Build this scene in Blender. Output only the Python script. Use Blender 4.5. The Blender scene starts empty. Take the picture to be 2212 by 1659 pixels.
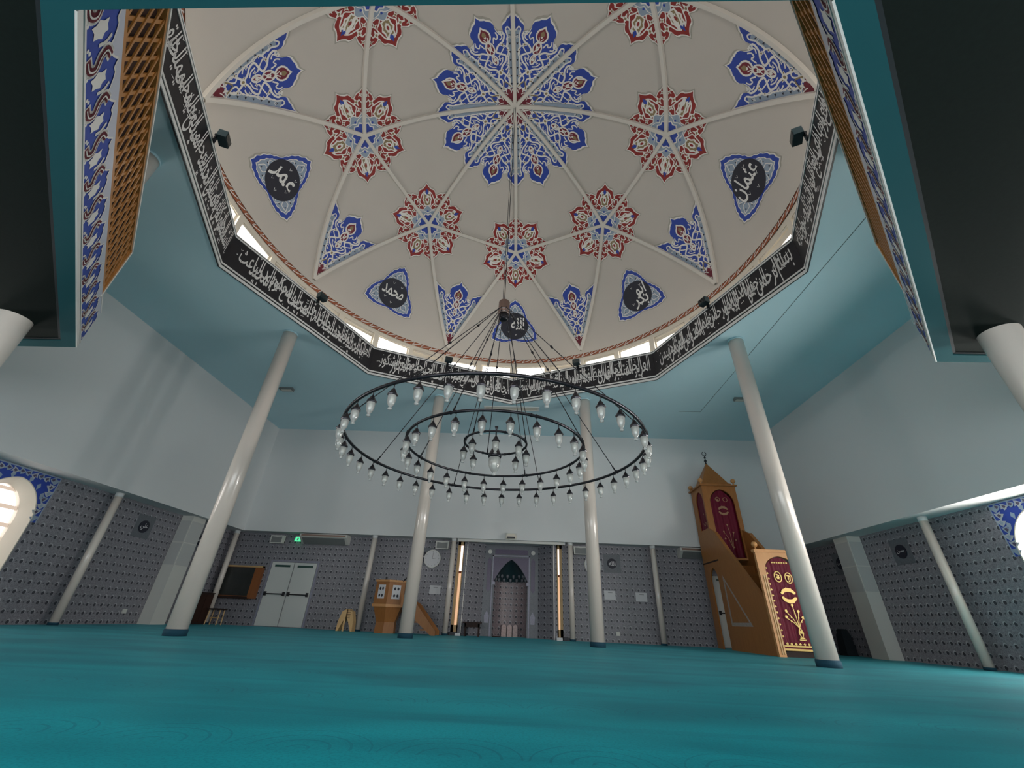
import bpy, bmesh, math, random
from mathutils import Vector, Matrix
from mathutils.geometry import tessellate_polygon
random.seed(7)
R_ = math.radians
sin, cos, pi = math.sin, math.cos, math.pi
COL = bpy.context.scene.collection
SC = bpy.context.scene

# ---------------------------------------------------------------- camera
def setup_camera(f=884.19, pitch=0.5250, roll=0.0450, yaw=-0.0480, h=0.477):
    fw = Vector((sin(yaw)*cos(pitch), cos(yaw)*cos(pitch), sin(pitch)))
    r = Vector((cos(yaw), -sin(yaw), 0)); u = r.cross(fw)
    r2 = r*cos(roll)+u*sin(roll); u2 = -r*sin(roll)+u*cos(roll)
    cd = bpy.data.cameras.new('camera'); cd.sensor_fit = 'HORIZONTAL'; cd.sensor_width = 36
    cd.lens = f/2212*36; cd.clip_start = .02; cd.clip_end = 200
    co = bpy.data.objects.new('camera', cd); COL.objects.link(co)
    m = Matrix.Identity(4)
    for i in range(3):
        m[i][0] = r2[i]; m[i][1] = u2[i]; m[i][2] = -fw[i]
    m[2][3] = h
    co.matrix_world = m
    SC.camera = co
setup_camera()
SC.view_settings.view_transform = 'Standard'
SC.view_settings.look = 'None'
SC.view_settings.exposure = 0.0
SC.view_settings.gamma = 1
SC.view_settings.use_curve_mapping = False
# daylight levels (panes of the windows)
SKY_DOME = 7.0          # drum windows
SKY_LEFT = 17.0         # unseen arched windows on the left, added to light the hall
SKY_RIGHT = 44.0        # right arched windows, two of them unseen and added for light (sun side)
SKY_DIMMED = 2.6        # the arched window at the left edge of the frame, dimmed so its bars show
SKY_REAR = 6.0          # unseen rear glazing, added as fill light
world = bpy.data.worlds.new('world'); SC.world = world; world.use_nodes = True
world.node_tree.nodes['Background'].inputs[0].default_value = (.85, .93, 1, 1)
world.node_tree.nodes['Background'].inputs[1].default_value = 1.0

# ---------------------------------------------------------------- key measures (metres)
XC, YC = -0.583, 6.318            # dome axis
ZC = 7.0                          # main ceiling
YW, XL, XR = 15.336, -10.285, 8.947   # faces of the upper walls
YT, TL, TR = 15.79, -10.88, 9.58      # tiled lower walls
ZL = 2.972                        # lower edge of upper walls
YR = -3.2                         # rear wall
RP = 6.31; RD = 6.632; ZD = 6.964     # octagon, dome sphere
BAL = 3.5                         # gallery underside

# ---------------------------------------------------------------- materials
def nmat(name, col, rough=.6, metal=0, spec=.5, noise=0, nscale=8, bump=0, bscale=40, coat=0, emit=0, sheen=0):
    m = bpy.data.materials.new(name); m.use_nodes = True
    nt = m.node_tree; b = nt.nodes['Principled BSDF']
    b.inputs['Base Color'].default_value = (*col, 1); b.inputs['Roughness'].default_value = rough
    b.inputs['Metallic'].default_value = metal; b.inputs['Specular IOR Level'].default_value = spec
    if coat: b.inputs['Coat Weight'].default_value = coat; b.inputs['Coat Roughness'].default_value = .08
    if sheen: b.inputs['Sheen Weight'].default_value = sheen
    if emit:
        b.inputs['Emission Color'].default_value = (*col, 1); b.inputs['Emission Strength'].default_value = emit
    tc = nt.nodes.new('ShaderNodeTexCoord')
    if noise:
        n = nt.nodes.new('ShaderNodeTexNoise'); n.inputs['Scale'].default_value = nscale; n.inputs['Detail'].default_value = 4
        mx = nt.nodes.new('ShaderNodeMix'); mx.data_type = 'RGBA'
        nt.links.new(tc.outputs['Object'], n.inputs['Vector'])
        mx.inputs[6].default_value = tuple(c*(1-noise) for c in col)+(1,)
        mx.inputs[7].default_value = tuple(min(1, c*(1+noise)) for c in col)+(1,)
        nt.links.new(n.outputs[0], mx.inputs[0]); nt.links.new(mx.outputs[2], b.inputs['Base Color'])
    if bump:
        n = nt.nodes.new('ShaderNodeTexNoise'); n.inputs['Scale'].default_value = bscale; n.inputs['Detail'].default_value = 3
        bp = nt.nodes.new('ShaderNodeBump'); bp.inputs['Strength'].default_value = bump; bp.inputs['Distance'].default_value = .01
        nt.links.new(tc.outputs['Object'], n.inputs['Vector'])
        nt.links.new(n.outputs[0], bp.inputs['Height']); nt.links.new(bp.outputs[0], b.inputs['Normal'])
    return m

def emat(name, col, s):
    m = bpy.data.materials.new(name); m.use_nodes = True
    nt = m.node_tree; nt.nodes.clear()
    e = nt.nodes.new('ShaderNodeEmission'); o = nt.nodes.new('ShaderNodeOutputMaterial')
    e.inputs[0].default_value = (*col, 1); e.inputs[1].default_value = s
    nt.links.new(e.outputs[0], o.inputs[0]); return m

def math_node(nt, op, a, b=None, c=None):
    n = nt.nodes.new('ShaderNodeMath'); n.operation = op
    for i, v in enumerate((a, b, c)):
        if v is None: continue
        if isinstance(v, (int, float)): n.inputs[i].default_value = v
        else: nt.links.new(v, n.inputs[i])
    return n.outputs[0]

def mixc(nt, fac, a, b):
    mx = nt.nodes.new('ShaderNodeMix'); mx.data_type = 'RGBA'
    nt.links.new(fac, mx.inputs[0])
    for i, v in ((6, a), (7, b)):
        if isinstance(v, tuple): mx.inputs[i].default_value = (*v, 1)
        else: nt.links.new(v, mx.inputs[i])
    return mx.outputs[2]

def tile_mat(name, ax, pitch=.2, base=(.205, .20, .225)):
    """glazed tiles: a dark boss in a pale ring per tile, small dots between, vines over the ground"""
    m = bpy.data.materials.new(name); m.use_nodes = True
    nt = m.node_tree; b = nt.nodes['Principled BSDF']
    tc = nt.nodes.new('ShaderNodeTexCoord'); sp = nt.nodes.new('ShaderNodeSeparateXYZ')
    nt.links.new(tc.outputs['Object'], sp.inputs[0])
    U = sp.outputs[ax]; V = sp.outputs[2]
    M = lambda *a: math_node(nt, *a)
    u = M('SUBTRACT', M('FRACT', M('DIVIDE', M('ADD', U, 40.0), pitch)), .5)
    v = M('SUBTRACT', M('FRACT', M('DIVIDE', M('ADD', V, .04), pitch*.94)), .5)
    def dist(cu, cv, sx=1, sy=1):
        a = M('MULTIPLY', M('SUBTRACT', u, cu), sx); c = M('MULTIPLY', M('SUBTRACT', v, cv), sy)
        return M('SQRT', M('ADD', M('MULTIPLY', a, a), M('MULTIPLY', c, c)))
    d0 = dist(0, 0, 1, .86)
    d1 = dist(.035, .065, 1, .86)
    boss = M('LESS_THAN', d0, .165)
    ring = M('LESS_THAN', d1, .20)
    au = M('ABSOLUTE', u)
    dd = M('SQRT', M('ADD', M('POWER', M('SUBTRACT', au, .5), 2.0), M('MULTIPLY', v, v)))
    dot = M('LESS_THAN', dd, .085)
    n = nt.nodes.new('ShaderNodeTexNoise'); n.inputs['Scale'].default_value = 30; n.inputs['Detail'].default_value = 4; n.inputs['Distortion'].default_value = .8
    nt.links.new(tc.outputs['Object'], n.inputs['Vector'])
    vn = nt.nodes.new('ShaderNodeTexVoronoi'); vn.feature = 'DISTANCE_TO_EDGE'; vn.inputs['Scale'].default_value = 22
    nt.links.new(tc.outputs['Object'], vn.inputs['Vector'])
    vine = M('LESS_THAN', vn.outputs[0], .06)
    g = mixc(nt, n.outputs[0], tuple(c*.42 for c in base), tuple(c*1.6 for c in base))
    g = mixc(nt, M('MULTIPLY', vine, .35), g, (.36, .35, .38))
    g = mixc(nt, M('MULTIPLY', ring, .70), g, (.48, .47, .51))
    g = mixc(nt, M('MULTIPLY', boss, .93), g, (.022, .024, .035))
    g = mixc(nt, M('MULTIPLY', dot, .7), g, (.05, .05, .065))
    nt.links.new(g, b.inputs['Base Color'])
    b.inputs['Roughness'].default_value = .42
    bp = nt.nodes.new('ShaderNodeBump'); bp.inputs['Strength'].default_value = .25; bp.inputs['Distance'].default_value = .004
    nt.links.new(n.outputs[0], bp.inputs['Height']); nt.links.new(bp.outputs[0], b.inputs['Normal'])
    return m

def carpet_mat():
    m = bpy.data.materials.new('carpet'); m.use_nodes = True
    nt = m.node_tree; b = nt.nodes['Principled BSDF']
    tc = nt.nodes.new('ShaderNodeTexCoord'); sp = nt.nodes.new('ShaderNodeSeparateXYZ')
    nt.links.new(tc.outputs['Object'], sp.inputs[0])
    M = lambda *a: math_node(nt, *a)
    mp = nt.nodes.new('ShaderNodeMapping'); mp.inputs['Scale'].default_value = (.55, 1.6, 1); mp.inputs['Rotation'].default_value = (0, 0, .12)
    nt.links.new(tc.outputs['Object'], mp.inputs[0])
    n = nt.nodes.new('ShaderNodeTexNoise'); n.inputs['Scale'].default_value = 1.0; n.inputs['Detail'].default_value = 6; n.inputs['Distortion'].default_value = .5
    nt.links.new(mp.outputs[0], n.inputs['Vector'])
    rmp = nt.nodes.new('ShaderNodeMapRange'); rmp.inputs[1].default_value = .32; rmp.inputs[2].default_value = .68
    nt.links.new(n.outputs[0], rmp.inputs[0])
    n2 = nt.nodes.new('ShaderNodeTexNoise'); n2.inputs['Scale'].default_value = 260; n2.inputs['Detail'].default_value = 2
    nt.links.new(tc.outputs['Object'], n2.inputs['Vector'])
    # woven prayer arches: rows of concentric arcs repeating every .62 x 1.15 m
    px = M('SUBTRACT', M('FRACT', M('DIVIDE', M('ADD', sp.outputs[0], 50.2), .62)), .5)
    py = M('FRACT', M('DIVIDE', M('ADD', sp.outputs[1], 50.0), 1.15))
    xx = M('MULTIPLY', px, .62); yy = M('MULTIPLY', M('SUBTRACT', py, .35), 1.15)
    r = M('SQRT', M('ADD', M('MULTIPLY', xx, xx), M('MULTIPLY', yy, yy)))
    arc = M('LESS_THAN', M('ABSOLUTE', M('SUBTRACT', M('FRACT', M('DIVIDE', r, .085)), .5)), .07)
    arc = M('MULTIPLY', arc, M('LESS_THAN', r, .30)); arc = M('MULTIPLY', arc, M('GREATER_THAN', yy, 0.0))
    row = M('LESS_THAN', M('ABSOLUTE', M('SUBTRACT', py, .93)), .045)
    dark = M('MINIMUM', M('ADD', M('MULTIPLY', arc, .65), M('MULTIPLY', row, .30)), 1.0)
    n3 = nt.nodes.new('ShaderNodeTexNoise'); n3.inputs['Scale'].default_value = .8; n3.inputs['Detail'].default_value = 6
    nt.links.new(tc.outputs['Object'], n3.inputs['Vector'])
    g = mixc(nt, rmp.outputs[0], (.0015, .135, .170), (.004, .290, .335))
    n4 = nt.nodes.new('ShaderNodeTexNoise'); n4.inputs['Scale'].default_value = 70; n4.inputs['Detail'].default_value = 6; n4.inputs['Roughness'].default_value = .75
    nt.links.new(tc.outputs['Object'], n4.inputs['Vector'])
    g = mixc(nt, M('MULTIPLY', M('GREATER_THAN', n4.outputs[0], .52), .34), g, (.0008, .085, .11))
    g = mixc(nt, M('MULTIPLY', n2.outputs[0], .5), g, (.003, .20, .24))
    g = mixc(nt, M('MULTIPLY', dark, M('MULTIPLY', n3.outputs[0], 1.2)), g, (.004, .08, .12))
    nt.nodes.remove(b)
    df = nt.nodes.new('ShaderNodeBsdfDiffuse'); gl = nt.nodes.new('ShaderNodeBsdfGlossy'); mx = nt.nodes.new('ShaderNodeMixShader')
    nt.links.new(g, df.inputs[0]); df.inputs[1].default_value = .6
    gl.inputs[0].default_value = (.62, .92, 1, 1); gl.inputs[1].default_value = .42
    lw = nt.nodes.new('ShaderNodeLayerWeight'); lw.inputs[0].default_value = .5   # pile seen edge-on shines more
    nt.links.new(M('ADD', .025, M('MULTIPLY', M('POWER', lw.outputs[1], 9.0), .34)), mx.inputs[0])
    nt.links.new(df.outputs[0], mx.inputs[1]); nt.links.new(gl.outputs[0], mx.inputs[2])
    nt.links.new(mx.outputs[0], nt.nodes['Material Output'].inputs[0])
    bp = nt.nodes.new('ShaderNodeBump'); bp.inputs['Strength'].default_value = .25; bp.inputs['Distance'].default_value = .004
    nt.links.new(n2.outputs[0], bp.inputs['Height']); nt.links.new(bp.outputs[0], df.inputs[2])
    return m

def wood_mat(name, c1, c2, ax=2, rough=.42):
    m = bpy.data.materials.new(name); m.use_nodes = True
    nt = m.node_tree; b = nt.nodes['Principled BSDF']
    tc = nt.nodes.new('ShaderNodeTexCoord'); mp = nt.nodes.new('ShaderNodeMapping')
    s = [14, 14, 14]; s[ax] = 1.2
    mp.inputs['Scale'].default_value = s
    n = nt.nodes.new('ShaderNodeTexNoise'); n.inputs['Scale'].default_value = 1.6; n.inputs['Detail'].default_value = 5; n.inputs['Distortion'].default_value = .6
    nt.links.new(tc.outputs['Object'], mp.inputs[0]); nt.links.new(mp.outputs[0], n.inputs['Vector'])
    nt.links.new(mixc(nt, n.outputs[0], c1, c2), b.inputs['Base Color'])
    b.inputs['Roughness'].default_value = rough
    return m

def glass_mat(name, tint=(.9, .95, .95), milk=.25):
    m = bpy.data.materials.new(name); m.use_nodes = True
    nt = m.node_tree; nt.nodes.clear()
    o = nt.nodes.new('ShaderNodeOutputMaterial'); t = nt.nodes.new('ShaderNodeBsdfTransparent')
    g = nt.nodes.new('ShaderNodeBsdfGlossy'); d = nt.nodes.new('ShaderNodeBsdfTranslucent'); d2 = nt.nodes.new('ShaderNodeBsdfDiffuse')
    f = nt.nodes.new('ShaderNodeFresnel'); f.inputs[0].default_value = 1.6
    t.inputs[0].default_value = (*tint, 1); g.inputs['Roughness'].default_value = .05
    a = nt.nodes.new('ShaderNodeAddShader'); nt.links.new(d.outputs[0], a.inputs[0]); nt.links.new(d2.outputs[0], a.inputs[1])
    d.inputs[0].default_value = (.62, .62, .60, 1); d2.inputs[0].default_value = (.62, .62, .60, 1)
    m1 = nt.nodes.new('ShaderNodeMixShader'); m1.inputs[0].default_value = milk
    nt.links.new(t.outputs[0], m1.inputs[1]); nt.links.new(a.outputs[0], m1.inputs[2])
    m2 = nt.nodes.new('ShaderNodeMixShader'); nt.links.new(f.outputs[0], m2.inputs[0])
    nt.links.new(m1.outputs[0], m2.inputs[1]); nt.links.new(g.outputs[0], m2.inputs[2])
    nt.links.new(m2.outputs[0], o.inputs[0]); return m

M = {}
M['paint'] = nmat('wall_paint', (.69, .70, .70), .7, noise=.03, nscale=.6, bump=.05, bscale=90)
M['ceil'] = nmat('ceiling_bounce_tint', (.54, .76, .83), .65, noise=.04, nscale=.5, bump=.04, bscale=60)  # teal bounce from the carpet is mixed into this colour
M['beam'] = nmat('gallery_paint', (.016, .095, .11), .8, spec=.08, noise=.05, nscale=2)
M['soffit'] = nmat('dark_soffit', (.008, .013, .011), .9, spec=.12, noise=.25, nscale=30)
M['gap'] = nmat('joint', (.006, .012, .016), .8)
M['seam'] = nmat('seam', (.08, .13, .15), .8)
M['carpet'] = carpet_mat()
M['tx'] = tile_mat('glazed_tiles_far', 0); M['ty'] = tile_mat('glazed_tiles_side', 1)
M['dome'] = nmat('dome_plaster', (.55, .51, .465), .75, noise=.03, nscale=1.5, bump=.05, bscale=50)
M['rib'] = nmat('rib_plaster', (.66, .62, .565), .7, noise=.02)
M['ivory'] = nmat('ivory_line', (.80, .77, .73), .6)
M['grey'] = nmat('grey_line', (.40, .38, .33), .7)
M['blue'] = nmat('cobalt', (.022, .060, .36), .6, noise=.12, nscale=9)
M['lblue'] = nmat('pale_blue', (.29, .36, .46), .6, noise=.15, nscale=12)
M['red'] = nmat('oxide_red', (.27, .018, .014), .6, noise=.15, nscale=12)
M['wine'] = nmat('wine_red', (.17, .012, .028), .6, noise=.15, nscale=12)
M['olive'] = nmat('olive_gold', (.27, .20, .10), .6)
M['navy'] = nmat('ink', (.012, .013, .026), .55)
M['black'] = nmat('frieze_black', (.010, .010, .013), .45)
M['white'] = nmat('white_line', (.78, .77, .75), .5)
M['terra'] = nmat('terracotta', (.34, .10, .045), .7, noise=.2, nscale=7)
M['cream'] = nmat('cream_frame', (.74, .68, .58), .5, noise=.03, nscale=4)
M['col'] = nmat('column_lacquer', (.70, .63, .565), .28, coat=.6, noise=.02, nscale=3)
M['sock'] = nmat('carpet_sock', (.003, .050, .085), .85, bump=.4, bscale=120)
M['wood'] = wood_mat('honey_wood', (.26, .095, .020), (.40, .165, .042))
M['woodl'] = wood_mat('light_wood', (.50, .23, .075), (.62, .31, .115))
M['woodd'] = wood_mat('dark_wood', (.014, .006, .005), (.032, .013, .009), 2, .75)
M['lat'] = wood_mat('lattice_wood', (.40, .16, .035), (.53, .235, .06), 0)
M['latb'] = nmat('lattice_back', (.035, .010, .004), .8)
M['pine'] = wood_mat('pine', (.52, .32, .13), (.64, .43, .20))
M['velvet'] = nmat('burgundy_velvet', (.125, .003, .020), .55, spec=.25, noise=.25, nscale=5)
M['gold'] = nmat('gold_thread', (.47, .33, .11), .42, metal=.45)
M['dgold'] = nmat('faded_gold_thread', (.36, .20, .11), .5, metal=.2)
M['bronze'] = nmat('bronze', (.055, .052, .06), .30, metal=.75)
M['iron'] = nmat('iron', (.028, .028, .033), .38, metal=.6)
M['steel'] = nmat('steel', (.45, .43, .42), .25, metal=.95)
M['copper'] = nmat('copper', (.34, .23, .19), .35, metal=.8)
M['glass'] = glass_mat('lamp_glass', milk=.50)
M['clear'] = glass_mat('clear_glass', milk=.02)
M['bulb'] = nmat('bulb', (.80, .76, .66), .4)
M['plastic'] = nmat('white_plastic', (.62, .62, .58), .45)
M['grill'] = nmat('grey_grille', (.20, .21, .21), .6, bump=.4, bscale=200)
M['doorw'] = nmat('door_paint', (.60, .62, .60), .4)
M['lav'] = nmat('lavender_tile', (.26, .26, .33), .4, noise=.3, nscale=30)
M['slate'] = nmat('slate_tile', (.13, .14, .16), .4, noise=.35, nscale=30)
M['plum'] = nmat('plum_tile', (.085, .065, .12), .35, noise=.35, nscale=40)
M['teald'] = nmat('dark_teal', (.014, .035, .042), .4)
M['green'] = emat('exit_green', (.12, 1.0, .45), .9)
M['greend'] = nmat('green_plate', (.012, .06, .05), .4)
M['board'] = nmat('board_glass', (.035, .037, .035), .2, noise=.3, nscale=4)
M['paper'] = nmat('paper', (.62, .62, .64), .6)
M['pane'] = emat('daylight_pane', (1, .985, .96), SKY_DOME)
M['panel'] = emat('added_daylight_left', (1, .97, .93), SKY_LEFT)
M['paner_'] = emat('daylight_right', (1, .97, .93), SKY_RIGHT)
M['panes'] = emat('dimmed_daylight', (1, .90, .86), SKY_DIMMED)
M['slat'] = emat('bar_daylight_glow', (1, .80, .64), .72)  # daylight on the bars put in as a glow of their own
M['paner'] = emat('added_daylight_rear', (.95, .98, 1), SKY_REAR)
M['panew'] = emat('warm_slit_light', (1, .60, .36), .85)
M['paneu'] = emat('bright_slit_light', (1, .86, .78), 1.6)

# ---------------------------------------------------------------- mesh helpers
class MB:
    def __init__(s): s.v = []; s.f = []; s.m = []; s.sm = []
    def add(s, vs, fs, mi=0, smooth=False):
        o = len(s.v); s.v += [tuple(v) for v in vs]
        for f in fs: s.f.append(tuple(i+o for i in f)); s.m.append(mi); s.sm.append(smooth)
        return s
    def box(s, a, b, mi=0):
        (x0, y0, z0), (x1, y1, z1) = a, b
        v = [(x0,y0,z0),(x1,y0,z0),(x1,y1,z0),(x0,y1,z0),(x0,y0,z1),(x1,y0,z1),(x1,y1,z1),(x0,y1,z1)]
        return s.add(v, [(3,2,1,0),(4,5,6,7),(0,1,5,4),(1,2,6,5),(2,3,7,6),(3,0,4,7)], mi)
    def obox(s, o, ex, ey, ez, mi=0):
        """box from corner o along three edge vectors"""
        o, ex, ey, ez = map(Vector, (o, ex, ey, ez))
        v = [o, o+ex, o+ex+ey, o+ey, o+ez, o+ex+ez, o+ex+ey+ez, o+ey+ez]
        return s.add(v, [(3,2,1,0),(4,5,6,7),(0,1,5,4),(1,2,6,5),(2,3,7,6),(3,0,4,7)], mi)
    def lathe(s, prof, c=(0,0,0), n=24, mi=0, cap=True, smooth=True):
        vs = []; fs = []
        for r, z in prof:
            for k in range(n): vs.append((c[0]+r*cos(2*pi*k/n), c[1]+r*sin(2*pi*k/n), c[2]+z))
        for j in range(len(prof)-1):
            for k in range(n): a = j*n+k; b = j*n+(k+1) % n; fs.append((a, b, b+n, a+n))
        s.add(vs, fs, mi, smooth)
        if cap:
            o = len(s.v)-len(vs)
            s.f.append(tuple(o+k for k in range(n))[::-1]); s.m.append(mi); s.sm.append(False)
            s.f.append(tuple(o+(len(prof)-1)*n+k for k in range(n))); s.m.append(mi); s.sm.append(False)
        return s
    def tube(s, pts, r, n=8, mi=0, closed=False):
        pts = [Vector(p) for p in pts]; N = len(pts); vs = []; fs = []
        up = Vector((0, 0, 1))
        for i, p in enumerate(pts):
            if closed: t = (pts[(i+1) % N]-pts[i-1])
            else: t = pts[min(i+1, N-1)]-pts[max(i-1, 0)]
            t.normalize()
            a = t.cross(up)
            if a.length < 1e-3: a = t.cross(Vector((1, 0, 0)))
            a.normalize(); b = t.cross(a)
            for k in range(n): vs.append(p+(a*cos(2*pi*k/n)+b*sin(2*pi*k/n))*r)
        for i in range(N if closed else N-1):
            for k in range(n):
                a = i*n+k; b = i*n+(k+1) % n; c = ((i+1) % N)*n+(k+1) % n; d = ((i+1) % N)*n+k
                fs.append((a, b, c, d))
        s.add(vs, fs, mi, True)
        if not closed:
            s.add([vs[k] for k in range(n)], [tuple(range(n))], mi); s.add([vs[(N-1)*n+k] for k in range(n)], [tuple(range(n))[::-1]], mi)
        return s
    def poly(s, pts, mi=0):
        """flat (possibly concave) polygon given as 3d points"""
        tri = tessellate_polygon([[Vector(p) for p in pts]])
        return s.add(pts, [tuple(t) for t in tri], mi)
    def prism(s, pts, d, mi=0):
        """polygon extruded by the vector d"""
        pts = [Vector(p) for p in pts]; d = Vector(d); n = len(pts)
        tri = [tuple(t) for t in tessellate_polygon([pts])]
        vs = pts+[p+d for p in pts]
        fs = tri+[tuple(i+n for i in t[::-1]) for t in tri]+[(i, (i+1) % n, (i+1) % n+n, i+n) for i in range(n)]
        return s.add(vs, fs, mi)
    def sphere(s, c, r, n=12, mi=0):
        return s.lathe([(max(r*sin(pi*i/n), 1e-4), -r*cos(pi*i/n)) for i in range(n+1)], c, n*2, mi, False)
    def mesh(s, name, mats, fix=True):
        me = bpy.data.meshes.new(name)
        me.from_pydata(s.v, [], s.f)
        for m in (mats if isinstance(mats, (list, tuple)) else [mats]): me.materials.append(m)
        me.polygons.foreach_set('material_index', s.m); me.polygons.foreach_set('use_smooth', s.sm)
        if fix:
            bm = bmesh.new(); bm.from_mesh(me); bmesh.ops.recalc_face_normals(bm, faces=bm.faces); bm.to_mesh(me); bm.free()
        me.update(); return me
    def build(s, name, mats, parent=None, fix=True, origin=None):
        if origin is not None:
            s.v = [(v[0]-origin[0], v[1]-origin[1], v[2]-origin[2]) for v in s.v]
        o = bpy.data.objects.new(name, s.mesh(name, mats, fix)); COL.objects.link(o)
        if parent is not None:
            o.parent = parent
            w = parent_world(parent); base = Vector(origin) if origin is not None else Vector((0, 0, 0))
            o.location = base-w
        elif origin is not None: o.location = origin
        return o
def parent_world(o):
    w = Vector((0, 0, 0))
    while o is not None: w += o.location; o = o.parent
    return w
def tag(o, label, cat, group=None, kind=None):
    o['label'] = label; o['category'] = cat
    if group: o['group'] = group
    if kind: o['kind'] = kind
    return o
def thing(name, loc, label, cat, group=None):
    o = bpy.data.objects.new(name, None); o.empty_display_size = .1; COL.objects.link(o); o.location = loc
    return tag(o, label, cat, group)
def struct(o, label=None, cat=None):
    o['kind'] = 'structure'
    if label: o['label'] = label
    if cat: o['category'] = cat
    return o

# ================================================================ ROOM SHELL
mb = MB(); mb.box((TL-.4, YR-.3, -.25), (TR+.4, 17.4, 0)); struct(mb.build('floor', M['carpet']), 'teal carpet with faint woven arches over the whole prayer hall floor', 'floor')

def ceiling():
    b = bmesh.new()
    out = [(XL-.7, YR-.3), (XR+.7, YR-.3), (XR+.7, YW+.6), (XL-.7, YW+.6)]
    inn = [(XC+RP*sin(R_(45*k)), YC+RP*cos(R_(45*k))) for k in range(8)]
    for ring in (out, inn):
        vs = [b.verts.new((x, y, 0)) for x, y in ring]
        for i in range(len(vs)): b.edges.new((vs[i], vs[(i+1) % len(vs)]))
    bmesh.ops.triangle_fill(b, use_beauty=True, edges=b.edges[:])
    # drop any triangle filling the hole
    kill = [f for f in b.faces if math.hypot(f.calc_center_median().x-XC, f.calc_center_median().y-YC) < RP*.9 and all(math.hypot(v.co.x-XC, v.co.y-YC) < RP+.01 for v in f.verts)]
    bmesh.ops.delete(b, geom=kill, context='FACES_ONLY')
    g = bmesh.ops.extrude_face_region(b, geom=b.faces[:])
    bmesh.ops.translate(b, verts=[v for v in g['geom'] if isinstance(v, bmesh.types.BMVert)], vec=(0, 0, .3))
    bmesh.ops.recalc_face_normals(b, faces=b.faces)
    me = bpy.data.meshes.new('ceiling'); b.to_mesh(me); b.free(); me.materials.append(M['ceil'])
    o = bpy.data.objects.new('ceiling', me); COL.objects.link(o); o.location = (0, 0, ZC)
    struct(o, 'flat ceiling with a teal bounce tint around the octagonal dome opening', 'ceiling')
    for i, (x0, y0, x1, y1) in enumerate(((6.03, -3, 5.94, 12.9), (5.94, 12.9, 5.2, 12.9))):
        s = MB(); w = Vector((y1-y0, -(x1-x0), 0)).normalized()*.012
        s.obox((x0-w.x/2, y0-w.y/2, -.004), (x1-x0, y1-y0, 0), w, (0, 0, .004)); s.build('seam', M['seam'], o, origin=(0,0,0)).location = (0, 0, 0)
ceiling()

# upper walls: boxes that overhang the tiled walls; their undersides are the soffit strips
def wallbox(name, a, b, label, mat='paint'):
    mb = MB(); mb.box(a, b); struct(mb.build(name, M[mat]), label, 'wall')
wallbox('wall_far', (XL-.7, YW, ZL), (XR+.7, YW+.6, ZC), 'plain pale far wall above the tiles, behind the chandelier')
wallbox('wall_left', (XL-.7, YR-.3, ZL), (XL, YW, ZC), 'plain pale left wall above the tiles')
wallbox('wall_right', (XR, YR-.3, ZL), (XR+.7, YW, ZC), 'plain pale right wall above the tiles')
wallbox('wall_rear', (TL-.3, YR-.4, 0), (TR+.3, YR, ZC), 'plain rear wall behind the gallery')

# tiled lower walls with openings for the arched windows
def arch_pts(cx, hw, spring, top, base=None, n=14, tip=.5):
    """outline of a softly pointed arch (x, z), from lower right anticlockwise; base None: open at spring"""
    P = []
    if base is not None: P.append((cx+hw, base))
    for i in range(n+1):
        t = i/n
        a = t*pi/2
        x = hw*(cos(a)**(1-.15*tip)); z = spring+(top-spring)*(sin(a)*(1-.22*tip)+.22*tip*t**2)
        P.append((cx+x, z))
    Q = [(2*cx-x, z) for x, z in P[::-1]]
    return P+Q[1:] if abs(P[-1][0]-cx) < 1e-6 else P+Q
def ogee_pts(cx, hw, spring, top, base=None, n=14):
    h = [(hw*(1-t)**.9, spring+(top-spring)*(.80*math.sin(t*pi/2)**.9+.20*t**3)) for t in [i/n for i in range(n+1)]]
    P = ([(cx+hw, base)] if base is not None else [])+[(cx+x, z) for x, z in h]
    return P+[(2*cx-x, z) for x, z in P[::-1]][1:]
def wall_with_holes(name, axis, pos, lo, hi, ztop, holes, mat, depth, label):
    b = bmesh.new()
    def loop(ps):
        vs = [b.verts.new((pos, u, z) if axis == 'x' else (u, pos, z)) for u, z in ps]
        for i in range(len(vs)): b.edges.new((vs[i], vs[(i+1) % len(vs)]))
    loop([(lo, 0), (hi, 0), (hi, ztop), (lo, ztop)])
    for h in holes: loop(h)
    bmesh.ops.triangle_fill(b, use_beauty=True, edges=b.edges[:])
    g = bmesh.ops.extrude_face_region(b, geom=b.faces[:])
    bmesh.ops.translate(b, verts=[v for v in g['geom'] if isinstance(v, bmesh.types.BMVert)], vec=(depth, 0, 0) if axis == 'x' else (0, depth, 0))
    bmesh.ops.recalc_face_normals(b, faces=b.faces)
    me = bpy.data.meshes.new(name); b.to_mesh(me); b.free(); me.materials.append(M[mat])
    o = bpy.data.objects.new(name, me); COL.objects.link(o); return struct(o, label, 'wall')
ARL = [8.37, 5.9, 3.43]; ARR = [8.12, 5.65, 3.18]  # second and third arch of each side are unseen, added for light
ARW, ARS, ART = .62, 1.95, 2.74
wall_with_holes('wall_left_tiled', 'x', TL, YR, YT+.2, 3.3, [arch_pts(c, ARW, ARS, ART, .55) for c in ARL], 'ty', -.35, 'grey patterned tile wall under the left upper wall')
wall_with_holes('wall_right_tiled', 'x', TR, YR, YT+.2, 3.3, [arch_pts(c, ARW, ARS, ART, .55) for c in ARR], 'ty', .35, 'grey patterned tile wall under the right upper wall')
MX0, MX1 = -2.44, 1.30         # opening of the prayer recess with its slit windows
for nm, x0, x1, s in (('wall_far_tiled', TL-.3, MX0, 'left'), ('wall_far_tiled_east', MX1, TR+.3, 'right')):
    mb = MB(); mb.box((x0, YT, 0), (x1, YT+.25, 3.3)); struct(mb.build(nm, M['tx']), 'grey patterned tile wall to the %s of the prayer niche' % s, 'wall')
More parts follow.
